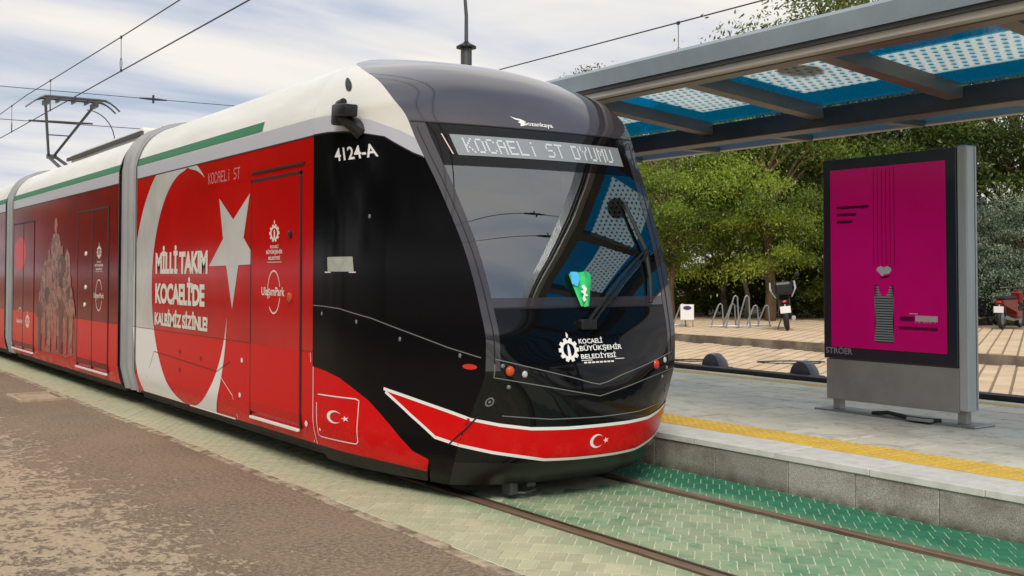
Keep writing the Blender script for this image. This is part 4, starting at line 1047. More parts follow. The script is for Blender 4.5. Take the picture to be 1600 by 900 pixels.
# ------------------------------------------------------------------ canopy over the platform
M['beamblue'] = mat('blue_grey_painted_steel', (.20, .245, .28), .32, c2=(.24, .285, .315), scale=2, coat=.3)
M['beamdark'] = mat('dark_grey_painted_steel', (.035, .036, .037), .4, c2=(.05, .05, .05), scale=3)
M['beamtan'] = mat('bronze_grey_painted_steel', (.145, .12, .095), .42, c2=(.11, .09, .07), scale=2.5)
M['lip'] = mat('pale_aluminium_lip', (.50, .46, .41), .4, metal=.3)
def canopy_glass(name, dots, blue_y=None):
    m = bpy.data.materials.new(name); m.use_nodes = True; t = m.node_tree; t.nodes.clear()
    o = N(t, 'ShaderNodeOutputMaterial')
    tr = N(t, 'ShaderNodeBsdfTransparent'); tr.inputs[0].default_value = (.010, .37, .56, 1)
    tl = N(t, 'ShaderNodeBsdfTranslucent'); tl.inputs[0].default_value = (.012, .33, .46, 1)
    gl = N(t, 'ShaderNodeBsdfGlossy'); gl.inputs['Roughness'].default_value = .04
    lw = N(t, 'ShaderNodeLayerWeight'); lw.inputs[0].default_value = .5
    frf = nmath(t, 'ADD', nmath(t, 'MULTIPLY', nmath(t, 'POWER', lw.outputs['Facing'], 5), .22), .03)
    m1 = N(t, 'ShaderNodeMixShader'); m1.inputs[0].default_value = .25 if dots else .55; t.links.new(tr.outputs[0], m1.inputs[1]); t.links.new(tl.outputs[0], m1.inputs[2])
    last = m1.outputs[0]
    if dots:
        wt = N(t, 'ShaderNodeBsdfTranslucent'); wt.inputs[0].default_value = (.80, .80, .78, 1)
        wd = N(t, 'ShaderNodeBsdfDiffuse'); wd.inputs[0].default_value = (.7, .7, .68, 1)
        wm = N(t, 'ShaderNodeMixShader'); wm.inputs[0].default_value = .22; t.links.new(wt.outputs[0], wm.inputs[1]); t.links.new(wd.outputs[0], wm.inputs[2])
        wtr = N(t, 'ShaderNodeBsdfTransparent'); wtr.inputs[0].default_value = (.75, .85, .86, 1); wm0 = wm; wm = N(t, 'ShaderNodeMixShader'); wm.inputs[0].default_value = .38; t.links.new(wm0.outputs[0], wm.inputs[1]); t.links.new(wtr.outputs[0], wm.inputs[2])
        tcn = N(t, 'ShaderNodeTexCoord'); sp = N(t, 'ShaderNodeSeparateXYZ'); t.links.new(tcn.outputs['Object'], sp.inputs[0])
        def cell(axis, off=None):
            v = nmath(t, 'MULTIPLY', sp.outputs[axis], 1/.095)
            if off is not None: v = nmath(t, 'ADD', v, off)
            f_ = nmath(t, 'FRACT', v, 0); return nmath(t, 'ABSOLUTE', nmath(t, 'SUBTRACT', f_, .5), 0)
        rowi = nmath(t, 'FLOOR', nmath(t, 'MULTIPLY', sp.outputs[0], 1/.095), 0); odd = nmath(t, 'MULTIPLY', nmath(t, 'MODULO', nmath(t, 'ABSOLUTE', rowi, 0), 2), .5)
        cx, cy = cell(0), cell(1, odd)
        d2 = nmath(t, 'ADD', nmath(t, 'MULTIPLY', cx, cx), nmath(t, 'MULTIPLY', cy, cy))
        dot = nmath(t, 'GREATER_THAN', d2, .062)            # 1 = white print, 0 = clear hole
        x0, x1, y0, y1 = dots
        inx = nmath(t, 'MULTIPLY', nmath(t, 'GREATER_THAN', sp.outputs[0], x0), nmath(t, 'LESS_THAN', sp.outputs[0], x1))
        iny = nmath(t, 'MULTIPLY', nmath(t, 'GREATER_THAN', sp.outputs[1], y0), nmath(t, 'LESS_THAN', sp.outputs[1], y1))
        fac = nmath(t, 'MULTIPLY', nmath(t, 'MULTIPLY', inx, iny), dot)
        m3 = N(t, 'ShaderNodeMixShader'); t.links.new(fac, m3.inputs[0]); t.links.new(last, m3.inputs[1]); t.links.new(wm.outputs[0], m3.inputs[2]); last = m3.outputs[0]
    m2 = N(t, 'ShaderNodeMixShader'); t.links.new(frf, m2.inputs[0]); t.links.new(last, m2.inputs[1]); t.links.new(gl.outputs[0], m2.inputs[2])
    t.links.new(m2.outputs[0], o.inputs[0]); return m
M['glass_a'] = canopy_glass('blue_glass_with_dotted_print', (-.80, .48, -.72, .40))
M['glass_b'] = canopy_glass('blue_glass_with_dotted_print_wide', (-.52, .42, -.72, .50))
M['glass_c'] = canopy_glass('blue_glass_with_narrow_dotted_print', (-.22, .50, -.72, .72))
M['glass_p'] = canopy_glass('plain_blue_glass', None)
CY0, CY1 = -16.0, 13.2
can = thing('platform_canopy', (8.6, 2, PT), 'long steel canopy with blue dotted glass panes above the platform', 'canopy')
def zc(x): return 3.50-(x-6.62)*.095 if x < 8.5 else 3.32+(x-8.7)*.0
fb = MB(); fb.prism([(6.46, 3.44), (6.60, 3.44), (6.62, 3.60), (6.59, 3.625), (6.50, 3.625), (6.46, 3.59)], 'y', CY0, CY1); fb.build('front_fascia', M['beamblue'], can)
fb = MB(); fb.prism([(6.475, 3.405), (6.66, 3.405), (6.66, 3.438), (6.475, 3.438)], 'y', CY0+.01, CY1-.01); fb.build('fascia_shadow_gap', M['beamdark'], can)
fb = MB(); fb.prism([(6.50, 3.355), (6.60, 3.355), (6.60, 3.403), (6.50, 3.403)], 'y', CY0+.02, CY1-.02); fb.build('front_lip', M['lip'], can)
fb = MB(); fb.prism([(6.602, 3.345), (6.76, 3.345), (6.76, 3.402), (6.602, 3.402)], 'y', CY0+.02, CY1-.02); fb.build('front_edge_beam', M['beamtan'], can)
fb = MB(); fb.box(8.46, 8.74, CY0, CY1, 3.11, 3.30, .015); mid = fb.build('main_beam', M['beamdark'], can)
fb = MB(); fb.box(8.745, 8.86, CY0+.02, CY1-.02, 3.20, 3.27, .004); fb.build('beam_flange', M['beamtan'], can)
fb = MB(); fb.box(10.08, 10.20, CY0, CY1, 3.255, 3.33, .01); fb.build('rear_lip', M['lip'], can)
YB_ = [8.60-1.49*k for k in range(-3, 17)]
ii = 0
for k, yb in enumerate(YB_):
    if not (CY0+.1 < yb < CY1-.05): continue
    q = MB(); x0, x1 = 6.762, 8.458
    V = [(x, yb+d, zc(x)+h) for x in (x0, x1) for d, h in ((-.075, -.13), (.075, -.13), (.075, -.008), (-.075, -.008))]
    q.add(V, [(0, 3, 2, 1), (4, 5, 6, 7), (0, 1, 5, 4), (1, 2, 6, 5), (2, 3, 7, 6), (3, 0, 4, 7)]); q.build('cross_beam', M['beamtan'], can)
    box('cross_beam', 8.862, 10.078, yb-.06, yb+.06, 3.235, 3.302, M['beamtan'], can, .004)
    # panes towards smaller y
    ya, yb2 = yb-1.49+.004, yb-.004
    if ya < CY0: continue
    def pane(nm, xa, xb, za, zb, m):
        cx, cy, cz = (xa+xb)/2, (ya+yb2)/2, (za+zb)/2; th = .012
        V = [(x, y, z+h) for h in (0, th) for (x, z) in ((xa, za), (xb, zb)) for y in (ya, yb2)]
        mesh(nm, V, [(0, 2, 3, 1), (4, 5, 7, 6), (0, 1, 5, 4), (2, 6, 7, 3), (0, 4, 6, 2), (1, 3, 7, 5)], m, can, origin=(cx, cy, cz))
    pane('glass_pane', 6.63, 8.50, zc(6.63), zc(8.50), M['glass_a'] if abs(yb-8.6) < .1 else (M['glass_b'] if yb > 6.5 else M['glass_c'] if yb > 5 else M['glass_p']))
    pane('glass_pane', 8.75, 10.10, 3.305, 3.335, M['glass_p'])
    ii += 1
for yp in (12.6, 0.6, -6.5, -13.0):
    q = MB(); q.tube([(8.6, yp, PT), (8.6, yp, 3.12)], .085, 16); po = smooth_by_angle(q.build('column', M['beamblue'], can), 40)
    box('column_base', 8.42, 8.78, yp-.18, yp+.18, PT, PT+.03, M['steel'], po, .005)
# blue-grey disc lying on one pane
dk = thing('round_disc', (7.35, 6.35, 3.43), 'round blue-grey disc lying on a dotted canopy pane', 'disc')
q = MB(); q.lathe((7.35, 6.35, 3.446), [(.20, 0), (.20, .03), (.14, .05), (.02, .055)], 24); smooth_by_angle(q.build('disc_body', M['beamblue'], dk), 40)

# ------------------------------------------------------------------ advertising panel
M['adframe'] = mat('dark_slate_frame', (.022, .032, .042), .28, coat=.4)
def poster_mat(t, b):
    p, x, y, z = npos(t); b.inputs['Base Color'].default_value = col4((.47, .004, .16)); b.inputs['Roughness'].default_value = .22; b.inputs['Emission Color'].default_value = col4((.55, .004, .14)); b.inputs['Emission Strength'].default_value = .18
    c = nmix(t, nrange(t, nnoise(t, p, .9, 3), .35, .7), (.48, .003, .115), (.60, .005, .165)); t.links.new(c, b.inputs['Base Color'])
M['poster'] = wear_nodes('magenta_poster_print', poster_mat)
M['posterd'] = mat('dark_poster_print', (.10, .006, .045), .3); M['posterl'] = mat('fine_poster_line', (.36, .003, .09), .3)
M['posterk'] = mat('black_poster_print', (.02, .006, .012), .3); M['posterw'] = mat('white_poster_print', (.66, .66, .66), .3); M['posterg'] = mat('grey_poster_print', (.28, .34, .33), .3)
M['adbase'] = mat('grey_metal_base', (.38, .37, .345), .45, metal=.25, c2=(.31, .30, .28), scale=2.5, bump=.05)
AX = 9.08; AY0, AY1 = 5.93, 7.57
ad = thing('advertising_panel', (9.19, 6.75, PT), 'free-standing advertising panel with magenta poster on the platform', 'advertising panel')
fr_ = MB(); fr_.box(AX, AX+.17, AY0+.105, AY1, .835, 2.86, .008); frame = fr_.build('frame', M['adframe'], ad)
fr_ = MB(); fr_.box(AX+.004, AX+.165, AY0, AY0+.10, .44, 2.875, .012)
side_p = fr_.build('side_profile', M['alu'], ad)
for xg in (.12,): box('profile_groove', AX+xg, AX+xg+.008, AY0-.002, AY0+.004, .46, 2.86, M['dsteel'], side_p)
bs = MB(); bs.box(AX+.012, AX+.16, AY0+.105, AY1-.02, .42, .83, .006); bs.build('base_panel', M['adbase'], ad)
for yy in (AY0+.06, AY1-.16): box('foot', AX+.05, AX+.13, yy, yy+.09, PT+.02, .44, M['adbase'], ad, .005)
MB().box(AX-.05, AX+.27, AY0-.09, AY1+.09, PT+.001, PT+.02, .006).build('base_plate', M['steel'], ad)
cbl = MB(); cbl.tube([(AX-.03, 6.95, .33), (AX-.07, 6.75, .36), (AX-.05, 6.55, .335), (AX-.10, 6.35, .335), (AX-.02, 6.2, .335)], .02, 8); cbl.build('loose_cable', M['rubber'], ad)
MB().box(AX-.13, AX-.01, 6.25, 6.50, PT+.021, PT+.05, .006).build('cover_plate', M['adbase'], ad)
PY0, PY1, PZ0, PZ1 = AY0+.215, AY1-.10, .955, 2.75
poster = box('poster', AX-.004, AX+.002, PY0, PY1, PZ0, PZ1, M['poster'], ad)
def ad_shape(nm, sh, y_l, y_r, z0, z1, m, par=None, off=.006): return mesh(nm, [(AX-off, y_l+(y_r-y_l)*a, z0+(z1-z0)*b) for a, b in sh[0]], sh[1], m, par or poster)
def pyv(f_): return PY1+(PY0-PY1)*f_        # fraction from the left edge as seen
def pzv(f_): return PZ1+(PZ0-PZ1)*f_        # fraction from the top
def words(x0, x1, n, seed):
    r_ = random.Random(seed); out = []; x = x0; k = 0
    while x < x1-.004:
        w_d = r_.uniform(.010, .022); out.append(rect2(x, 0 if r_.random() < .8 else -.25, min(x+w_d, x1), 1)); x += w_d+.004
    return join2(*out)
for q_, (wl, zf) in enumerate(((.36, .215), (.22, .255), (.18, .295))): ad_shape('poster_text_line', words(0, 1, 10, q_), pyv(.06), pyv(.06+wl*.82), pzv(zf+.008), pzv(zf-.008), M['posterk'])
for k in range(6): ad_shape('poster_thread', rect2(0, 0, 1, 1), pyv(.395+.036*k), pyv(.402+.036*k), pzv(.545), pzv(.02), M['posterl'], off=.005)
ad_shape('poster_cap', poly2([(0, .55), (.08, .85), (.3, 1), (.5, .85), (.75, 1), (.97, .8), (1, .5), (.85, .25), (.55, .2), (.4, 0), (.3, .1), (.2, .3)]), pyv(.42), pyv(.55), pzv(.60), pzv(.545), M['posterw'])
ad_shape('poster_cap_shadow', poly2([(0, .4), (.3, 0), (.9, .6), (1, 1), (.5, .7)]), pyv(.44), pyv(.54), pzv(.615), pzv(.595), M['posterk'])
# knitted striped jumper with scooped neck
jum = []
n_s = 22
for k in range(n_s):
    z0_, z1_ = k/n_s, (k+.62)/n_s; zc_ = (z0_+z1_)/2; wv = .5+.03*math.cos(zc_*9)
    if zc_ > .80:
        d_ = (zc_-.80)/.20; g0 = .5-.34*math.sqrt(d_)
        jum += [rect2(.5-wv*.95, z0_, g0, z1_), rect2(1-g0, z0_, .5+wv*.95, z1_)]
    else: jum.append(rect2(.5-wv, z0_, .5+wv, z1_))
ad_shape('poster_jumper', rect2(-.02, -.02, 1.02, .80), pyv(.405), pyv(.565), pzv(.955), pzv(.65), M['posterk'], off=.005)
ad_shape('poster_jumper', join2(rect2(-.02, .8, .14, 1), rect2(.86, .8, 1.02, 1)), pyv(.405), pyv(.565), pzv(.955), pzv(.65), M['posterk'], off=.005)
ad_shape('poster_jumper_stripes', join2(*jum), pyv(.405), pyv(.565), pzv(.955), pzv(.65), M['posterg'], off=.0065)
ad_shape('poster_text_line', words(0, 1, 8, 9), pyv(.62), pyv(.74), pzv(.838), pzv(.815), M['posterd'])
ad_shape('poster_text_line', words(0, 1, 8, 8), pyv(.75), pyv(.93), pzv(.838), pzv(.808), M['posterw'])
ad_shape('poster_text_line', rect2(0, 0, 1, 1), pyv(.70), pyv(.77), pzv(.801), pzv(.797), M['posterw'])
ad_shape('poster_text_line', words(0, 1, 8, 7), pyv(.61), pyv(.93), pzv(.885), pzv(.868), M['posterd'])
M['ledge'] = mat('grey_maker_lettering', (.30, .33, .34), .4)
ad_shape('maker_lettering', text2('STRÖER', 0, 0, 1, 1, .02), AY1-.03, AY1-.36, .885, .96, M['ledge'], frame, .004)

# ------------------------------------------------------------------ overhead line
M['wire'] = mat('dark_copper_wire', (.045, .040, .042), .5, metal=.5)
M['insul'] = mat('dark_insulator', (.03, .03, .032), .4)
def wire(nm, pts, r, lab, cat='wire', group='overhead tram wires'):
    t_ = MB().tube(pts, r, 6).build(nm, M['wire']); tag(t_, lab, cat, group); return t_
ys = list(np.arange(-40, 121, 4.0))
wire('contact_wire', [(XC, y_, 5.245) for y_ in ys], .011, 'lower overhead wire touched by the pantograph')
def mz(y_): return 5.83+.10*((((y_-0)/27.5) % 1)-.5)**2*4
wire('carrier_wire', [(XC, y_, mz(y_)) for y_ in ys], .010, 'upper overhead wire carrying the contact wire over the tram')
def dropper(x, y_, z0_, z1_, lab):
    t_ = thing('wire_dropper', (x, y_, z0_), lab, 'wire', 'droppers between overhead wires')
    MB().tube([(x, y_, z0_), (x, y_, z1_)], .006, 5).build('dropper_wire', M['wire'], t_)
    q = MB(); q.box(x-.012, x+.012, y_-.03, y_+.03, z1_-.03, z1_+.02); q.box(x-.012, x+.012, y_-.03, y_+.03, z0_-.02, z0_+.03); q.build('clamp', M['insul'], t_)
    MB().tube([(x, y_+.13*math.sin(a)*.6, z0_+.03+.10*(1-math.cos(a))) for a in np.linspace(0, 2*math.pi, 10)], .004, 4).build('loop', M['wire'], t_)
for y_, lab in ((14.2, 'wire dropper above the white tram roof, out of frame overhead'), (19.75, 'wire dropper with small loop right of the pantograph'), (25.4, 'thin wire dropper directly above the pantograph head'), (29.8, 'wire dropper left of the pantograph near the picture edge')):
    if y_ > 15: dropper(XC, y_, 5.25, mz(y_), lab)
RX = 12.0
wire('carrier_wire', [(RX, y_, 5.60+.006*y_) for y_ in ys], .011, 'overhead wire crossing the sky above the platform canopy')
dropper(RX, 12.85, 5.05, 5.675, 'wire dropper above the platform canopy')
def span(y_, z_, x0, x1, lab, ins):
    t_ = thing('span_wire', (x0, y_, z_), lab, 'wire', 'cross span wires')
    pts = [(x, y_, z_-.10*4*((x-x0)/(x1-x0))*(1-(x-x0)/(x1-x0))+.05) for x in np.linspace(x0, x1, 12)]
    MB().tube(pts, .0085, 5).build('span_rope', M['wire'], t_)
    for xi in ins:
        zi = z_-.10*4*((xi-x0)/(x1-x0))*(1-(xi-x0)/(x1-x0))+.05
        q = MB(); q.tube([(xi-.34, y_, zi), (xi-.10, y_, zi), (xi+.10, y_, zi), (xi+.34, y_, zi)], [.016, .03, .03, .016], 8); q.box(xi-.02, xi+.02, y_-.03, y_+.03, zi-.10, zi+.10); q.build('insulator', M['insul'], t_)
    return t_
PX, PYY = 17.2, 27.5
span(27.5, 6.06, -9, PX, 'upper cross span wire with insulator beside the pantograph', [8.05])
span(27.5, 5.30, -9, PX, 'lower cross span wire behind the pantograph', [8.3])
span(4.05, 5.95, -9, PX, 'upper cross span wire mirrored with its insulator in the windscreen', [7.75])
span(4.05, 5.10, -9, PX, 'lower cross span wire mirrored with its insulator in the windscreen', [7.7])
ra = thing('registration_arm', (4.3, 27.5, 5.25), 'short dark steady arm on the wires by the pantograph', 'steady arm')
MB().tube([(XC-.05, 27.45, 5.26), (XC+.5, 27.45, 5.27), (6.6, 27.45, 5.29)], [.02, .03, .02], 8).build('arm_tube', M['insul'], ra)
# mast with curved lamp arm behind the tram
mst = thing('lamp_mast', (PX, PYY, 0), 'grey mast with thin curved lamp arm rising behind the tram', 'mast')
q = MB(); q.tube([(PX, PYY, 0), (PX, PYY, 8.35)], [.175, .165], 18); smooth_by_angle(q.build('post', M['dsteel'], mst), 40)
q = MB(); q.lathe((PX, PYY, 8.35), [(.30, 0), (.30, .05), (.10, .16), (.05, .22)], 18); q.build('post_cap', M['blackm'], mst)
q = MB(); q.tube([(PX, PYY, 8.5), (PX, PYY, 9.3), (PX-.06, PYY, 10.0), (PX-.25, PYY+.1, 10.6), (PX-.65, PYY+.3, 11.1), (PX-1.2, PYY+.6, 11.35)], [.06, .055, .05, .045, .04, .035], 8); q.build('lamp_arm', M['dsteel'], mst)
q = MB(); q.tube([(PX-1.15, PYY+.58, 11.36), (PX-1.5, PYY+.75, 11.38), (PX-1.95, PYY+1.0, 11.36)], [.05, .13, .08], 10); q.build('lamp_head', M['dsteel'], mst)

# ------------------------------------------------------------------ trees
def leaf_mat(name, c1, c2, tr=.35, scale=.7):
    m = bpy.data.materials.new(name); m.use_nodes = True; t = m.node_tree; t.nodes.clear(); o = N(t, 'ShaderNodeOutputMaterial')
    tcn = N(t, 'ShaderNodeTexCoord'); n1 = nnoise(t, tcn.outputs['Object'], scale, 3); n2 = nnoise(t, tcn.outputs['Object'], scale*9, 2)
    oi = N(t, 'ShaderNodeObjectInfo').outputs['Random']
    ta = N(t, 'ShaderNodeAttribute', attribute_name='tint').outputs['Fac']
    c = nmix(t, nrange(t, nmath(t, 'ADD', nmath(t, 'MULTIPLY', ta, .75), nmath(t, 'MULTIPLY', n2, .35)), .15, .95), c1, c2)
    sv = N(t, 'ShaderNodeVectorMath', operation='SCALE'); t.links.new(c, sv.inputs[0]); t.links.new(nrange(t, oi, 0, 1, .85, 1.15), sv.inputs['Scale'])
    d = N(t, 'ShaderNodeBsdfDiffuse'); t.links.new(sv.outputs[0], d.inputs[0]); tl = N(t, 'ShaderNodeBsdfTranslucent'); t.links.new(sv.outputs[0], tl.inputs[0])
    ms = N(t, 'ShaderNodeMixShader'); ms.inputs[0].default_value = tr; t.links.new(d.outputs[0], ms.inputs[1]); t.links.new(tl.outputs[0], ms.inputs[2])
    g = N(t, 'ShaderNodeBsdfGlossy'); g.inputs['Roughness'].default_value = .45; ms2 = N(t, 'ShaderNodeMixShader'); ms2.inputs[0].default_value = .04; t.links.new(ms.outputs[0], ms2.inputs[1]); t.links.new(g.outputs[0], ms2.inputs[2])
    t.links.new(ms2.outputs[0], o.inputs[0]); return m
M['leaf_y'] = leaf_mat('yellow_green_leaves', (.07, .125, .014), (.40, .52, .06), .55)
M['leaf_d'] = leaf_mat('dark_green_leaves', (.03, .062, .014), (.18, .25, .045), .4)
M['leaf_m'] = leaf_mat('mid_green_leaves', (.04, .065, .012), (.20, .25, .035), .4)
M['leaf_s'] = leaf_mat('silver_green_needles', (.065, .10, .06), (.29, .37, .25), .25, 1.6)
M['bark'] = mat('brown_bark', (.10, .062, .036), .9, c2=(.19, .125, .075), scale=6, stretch=(1, 1, .2), bump=.5)
M['barkp'] = mat('pale_bark', (.26, .23, .17), .9, c2=(.17, .15, .11), scale=5, stretch=(1, 1, .3), bump=.4)
def tree_meshes(seed, h, r, base, nclump, nleaf, lsize, trunk_r, leafm, barkm, droop=.0, flat=.55, cone=False):
    rg = np.random.default_rng(seed); rr = random.Random(seed)
    tb = MB(); pts = [Vector((0, 0, -.1))]; nseg = 7
    for k in range(1, nseg+1): pts.append(Vector((rr.uniform(-.12, .12)*k*.5, rr.uniform(-.12, .12)*k*.5, h*.86*k/nseg)))
    tb.tube(pts, [trunk_r*(1-.86*k/nseg)+.01 for k in range(nseg+1)], 8)
    cen = []
    tries = 0
    while len(cen) < nclump and tries < 9000:
        tries += 1
        u = rg.normal(size=3); u /= np.linalg.norm(u); q = rg.uniform(.30, 1.0)**.6
        zc = base+(h-base)*.5; c = np.array([u[0]*r*q, u[1]*r*q, zc+u[2]*(h-base)*.5*q])
        f_ = (c[2]-base)/(h-base)
        if cone:
            lim = r*(1-f_*.92); 
            if math.hypot(c[0], c[1]) > lim: continue
        lump = math.sin(c[0]*1.7+seed)*math.sin(c[1]*1.9+seed*2)*math.sin(c[2]*1.6+seed*3)
        if any(np.linalg.norm(c-o_) < r*.20 for o_ in cen): continue
        cen.append(c)
    for c in cen[::max(1, len(cen)//26)]:
        zt = min(max(base*.55, c[2]*.72), h*.8); k = min(int(zt/(h*.86)*nseg), nseg-1); p = pts[k].lerp(pts[k+1], .5)
        v = Vector(c); md = p.lerp(v, .5)+Vector((0, 0, .15*(v-p).length))
        tb.tube([p, md, v], [trunk_r*.42, trunk_r*.26, .02], 5, False)
    n_each = nleaf//max(1, len(cen)); allv = []; tint = []; tv = []
    for c in cen:
        cs = r*rg.uniform(.10, .26); tint.append(rg.random()); out_ = np.array([c[0], c[1], 0])/(math.hypot(c[0], c[1])+.2)
        n_c = int(n_each*rg.uniform(.6, 1.4)); tv.append(np.full(n_c, tint[-1])+rg.normal(size=n_c)*.12)
        a = rg.normal(size=(n_c, 3))*.62; al = a @ out_                       # sprays reach outward and hang at their ends
        p = c+np.stack([a[:, 0]*cs, a[:, 1]*cs, a[:, 2]*cs*flat], 1)+out_[None, :]*(al*cs*.7)[:, None]
        p[:, 2] -= droop*(np.hypot(p[:, 0]-c[0], p[:, 1]-c[1])**1.3)
        d1 = rg.normal(size=(n_c, 3))+out_[None, :]*.5; d1[:, 2] -= .5+droop; d1 /= np.linalg.norm(d1, axis=1)[:, None]
        d2 = np.cross(d1, rg.normal(size=(n_c, 3))+np.array([0, 0, 1.2])); d2 /= np.linalg.norm(d2, axis=1)[:, None]
        L_ = lsize*rg.uniform(.6, 1.4, size=(n_c, 1))
        allv.append(np.stack([p-d1*L_, p+d2*L_*.38, p+d1*L_, p-d2*L_*.38], 1))
    A = np.concatenate(allv).reshape(-1, 3).astype(np.float32); nq = len(A)//4
    me = bpy.data.meshes.new('crown'); me.vertices.add(len(A)); me.vertices.foreach_set('co', A.ravel()); me.loops.add(nq*4); me.loops.foreach_set('vertex_index', np.arange(nq*4, dtype=np.int32))
    me.polygons.add(nq); me.polygons.foreach_set('loop_start', np.arange(0, nq*4, 4, dtype=np.int32)); me.update(calc_edges=True); me.materials.append(leafm)
    at_ = me.attributes.new('tint', 'FLOAT', 'FACE'); at_.data.foreach_set('value', np.clip(np.concatenate(tv), 0, 1).astype(np.float32))
    mt = bpy.data.meshes.new('trunk'); mt.from_pydata([tuple(v) for v in tb.V], [], tb.F); mt.materials.append(barkm); mt.polygons.foreach_set('use_smooth', [True]*len(mt.polygons))
    return mt, me
KIND = {
 'y1': tree_meshes(1, 9.5, 3.6, 1.9, 56, 46000, .06, .20, M['leaf_y'], M['bark'], .25, .5),
 'y2': tree_meshes(2, 8.6, 3.2, 1.5, 48, 38000, .06, .13, M['leaf_y'], M['barkp'], .3, .5),
 'd1': tree_meshes(3, 13.0, 4.6, 2.2, 74, 48000, .085, .27, M['leaf_d'], M['bark'], .15, .6),
 'd2': tree_meshes(4, 9.0, 3.6, 1.2, 58, 42000, .075, .18, M['leaf_d'], M['bark'], .1, .6),
 's1': tree_meshes(5, 4.0, 1.7, .2, 110, 40000, .040, .08, M['leaf_s'], M['bark'], .1, .5, True),
 'h1': tree_meshes(6, 1.9, 1.25, .1, 60, 24000, .042, .05, M['leaf_m'], M['bark'], 0, .6),
}
def at_px(px, d, z=.13):
    k = (px-800)/1722.4; return (d*(.5651+.8250*k), d*(.8250-.5651*k), z)
def plant(name, kind, px, d, rot, sc, lab, cat='tree', group=None, z=.13, loc=None):
    t_ = thing(name, loc or at_px(px, d, z), lab, cat, group); t_.rotation_euler = (0, 0, rot); t_.scale = (sc, sc, sc)
    for nm, me in zip(('trunk', 'crown') if cat == 'tree' else ('stem', 'foliage'), KIND[kind]):
        o = bpy.data.objects.new(nm, me); COL.objects.link(o); o.parent = t_
    return t_
G_ = 'trees beyond the plaza'
plant('leafy_tree', 'y1', 1048, 37, .3, .83, 'bright yellow-green tree rising just right of the tram windscreen', group=G_)
plant('leafy_tree', 'y2', 1132, 40, 1.9, 1.0, 'yellow-green tree in the middle of the row behind the bicycle stands', group=G_)
plant('leafy_tree', 'y1', 1203, 36, 4.0, .92, 'yellow-green tree with brown trunk behind the black scooter', group=G_)
plant('leafy_tree', 'y2', 1166, 38, 5.1, .72, 'small tree with slim pale trunk between the bicycle stands and scooter', group=G_)
plant('leafy_tree', 'd2', 1300, 44, 2.0, 1.0, 'dark green tree directly behind the left half of the advertising panel', group=G_)
plant('leafy_tree', 'd1', 1345, 38, .7, 1.0, 'tall dark tree towering above the canopy behind the advertising panel', group=G_)
plant('leafy_tree', 'd2', 1455, 40, 3.3, 1.12, 'dark green tree behind the right half of the advertising panel', group=G_)
plant('leafy_tree', 'd1', 1590, 39, 2.5, .85, 'dark spreading tree at the right picture edge above the silver shrubs', group=G_)
plant('leafy_tree', 'y1', 900, 46, 1.2, 1.06, 'tree whose tip shows between tram roof and canopy', group=G_)
plant('leafy_tree', 'd2', 985, 47, 1.0, .9, 'tree half hidden by the right side of the windscreen', group=G_)
plant('silver_shrub', 's1', 1556, 34, .5, 1.0, 'silver-green conifer shrub right beside the advertising panel', 'shrub', 'silver shrubs on the right')
plant('silver_shrub', 's1', 1604, 33.5, 2.1, 1.02, 'silver-green conifer shrub cut by the right picture edge', 'shrub', 'silver shrubs on the right')
for k, (px, d, lab) in enumerate(((1055, 40, 'low dark shrub nearest the tram behind the white board'), (1105, 41, 'low dark shrub left of the bicycle stands'), (1148, 41.5, 'low dark shrub behind the bicycle stands'), (1195, 41, 'low dark shrub just left of the scooter'), (1240, 40, 'low dark shrub just right of the scooter'), (1282, 39, 'low dark shrub touching the advertising panel on its left'), (1545, 37, 'low dark shrub between the parked motorcycles'), (1600, 37, 'low dark shrub behind the red motorcycle'))):
    plant('low_shrub', 'h1', px, d, k*1.3, .95+.1*(k % 3), lab, 'shrub', 'low shrubs below the trees')
# street trees on the far side of the road, seen only as reflections
for k, (x_, y_, kd, sc0) in enumerate(((-13, -24, 'd2', 1), (-4, -33, 'd1', 1), (6, -36, 'd2', 1), (15, -34, 'd1', 1), (24, -30, 'd2', 1))):
    plant('leafy_tree', kd, 0, 0, k*1.1, sc0, 'street tree mirrored as a dark shape in the black tram front', group='street trees mirrored in the tram front', loc=(x_, y_, -.05))
for k in range(15):
    plant('leafy_tree', 'd1' if k % 2 else 'd2', 0, 0, k*2.1, 1.25 if k % 2 else 1.45, 'roadside tree mirrored as a dark shape in the long tram flank', group='roadside trees mirrored in the tram flank', loc=(-17-1.5*(k % 3), 8+8.0*k, -.05))

# pale building glimpsed between the trees
M['render'] = mat('pale_render_wall', (.62, .61, .58), .85, c2=(.55, .54, .50), scale=.5); M['winp'] = mat('dark_window_pane', (.03, .04, .05), .1); M['tile'] = mat('brick_red_roof', (.30, .10, .06), .8)
bl = thing('pale_building', (50, 40, .1), 'pale rendered building glimpsed through the trees', 'building')
bl.rotation_euler = (0, 0, rad(-35))
def lbox(nm, a, m, par): 
    b_ = MB().box(*a); me = bpy.data.meshes.new(nm); me.from_pydata(b_.V, [], b_.F); me.materials.append(m); o = bpy.data.objects.new(nm, me); COL.objects.link(o); o.parent = par; return o
wl_ = lbox('wall', (-16, 16, 0, 9, 0, 7.2), M['render'], bl); lbox('roof', (-16.4, 16.4, -.4, 9.4, 7.2, 7.5), M['tile'], bl)
for i in range(9):
    for j in range(2):
        x_ = -14+3.4*i; z_ = 1.2+3.2*j; w_o = lbox('window', (x_, x_+1.4, -.05, -.004, z_, z_+1.5), M['printw'], bl)
        lbox('pane', (x_+.08, x_+.66, -.07, -.052, z_+.08, z_+1.42), M['winp'], w_o); lbox('pane', (x_+.74, x_+1.32, -.07, -.052, z_+.08, z_+1.42), M['winp'], w_o)

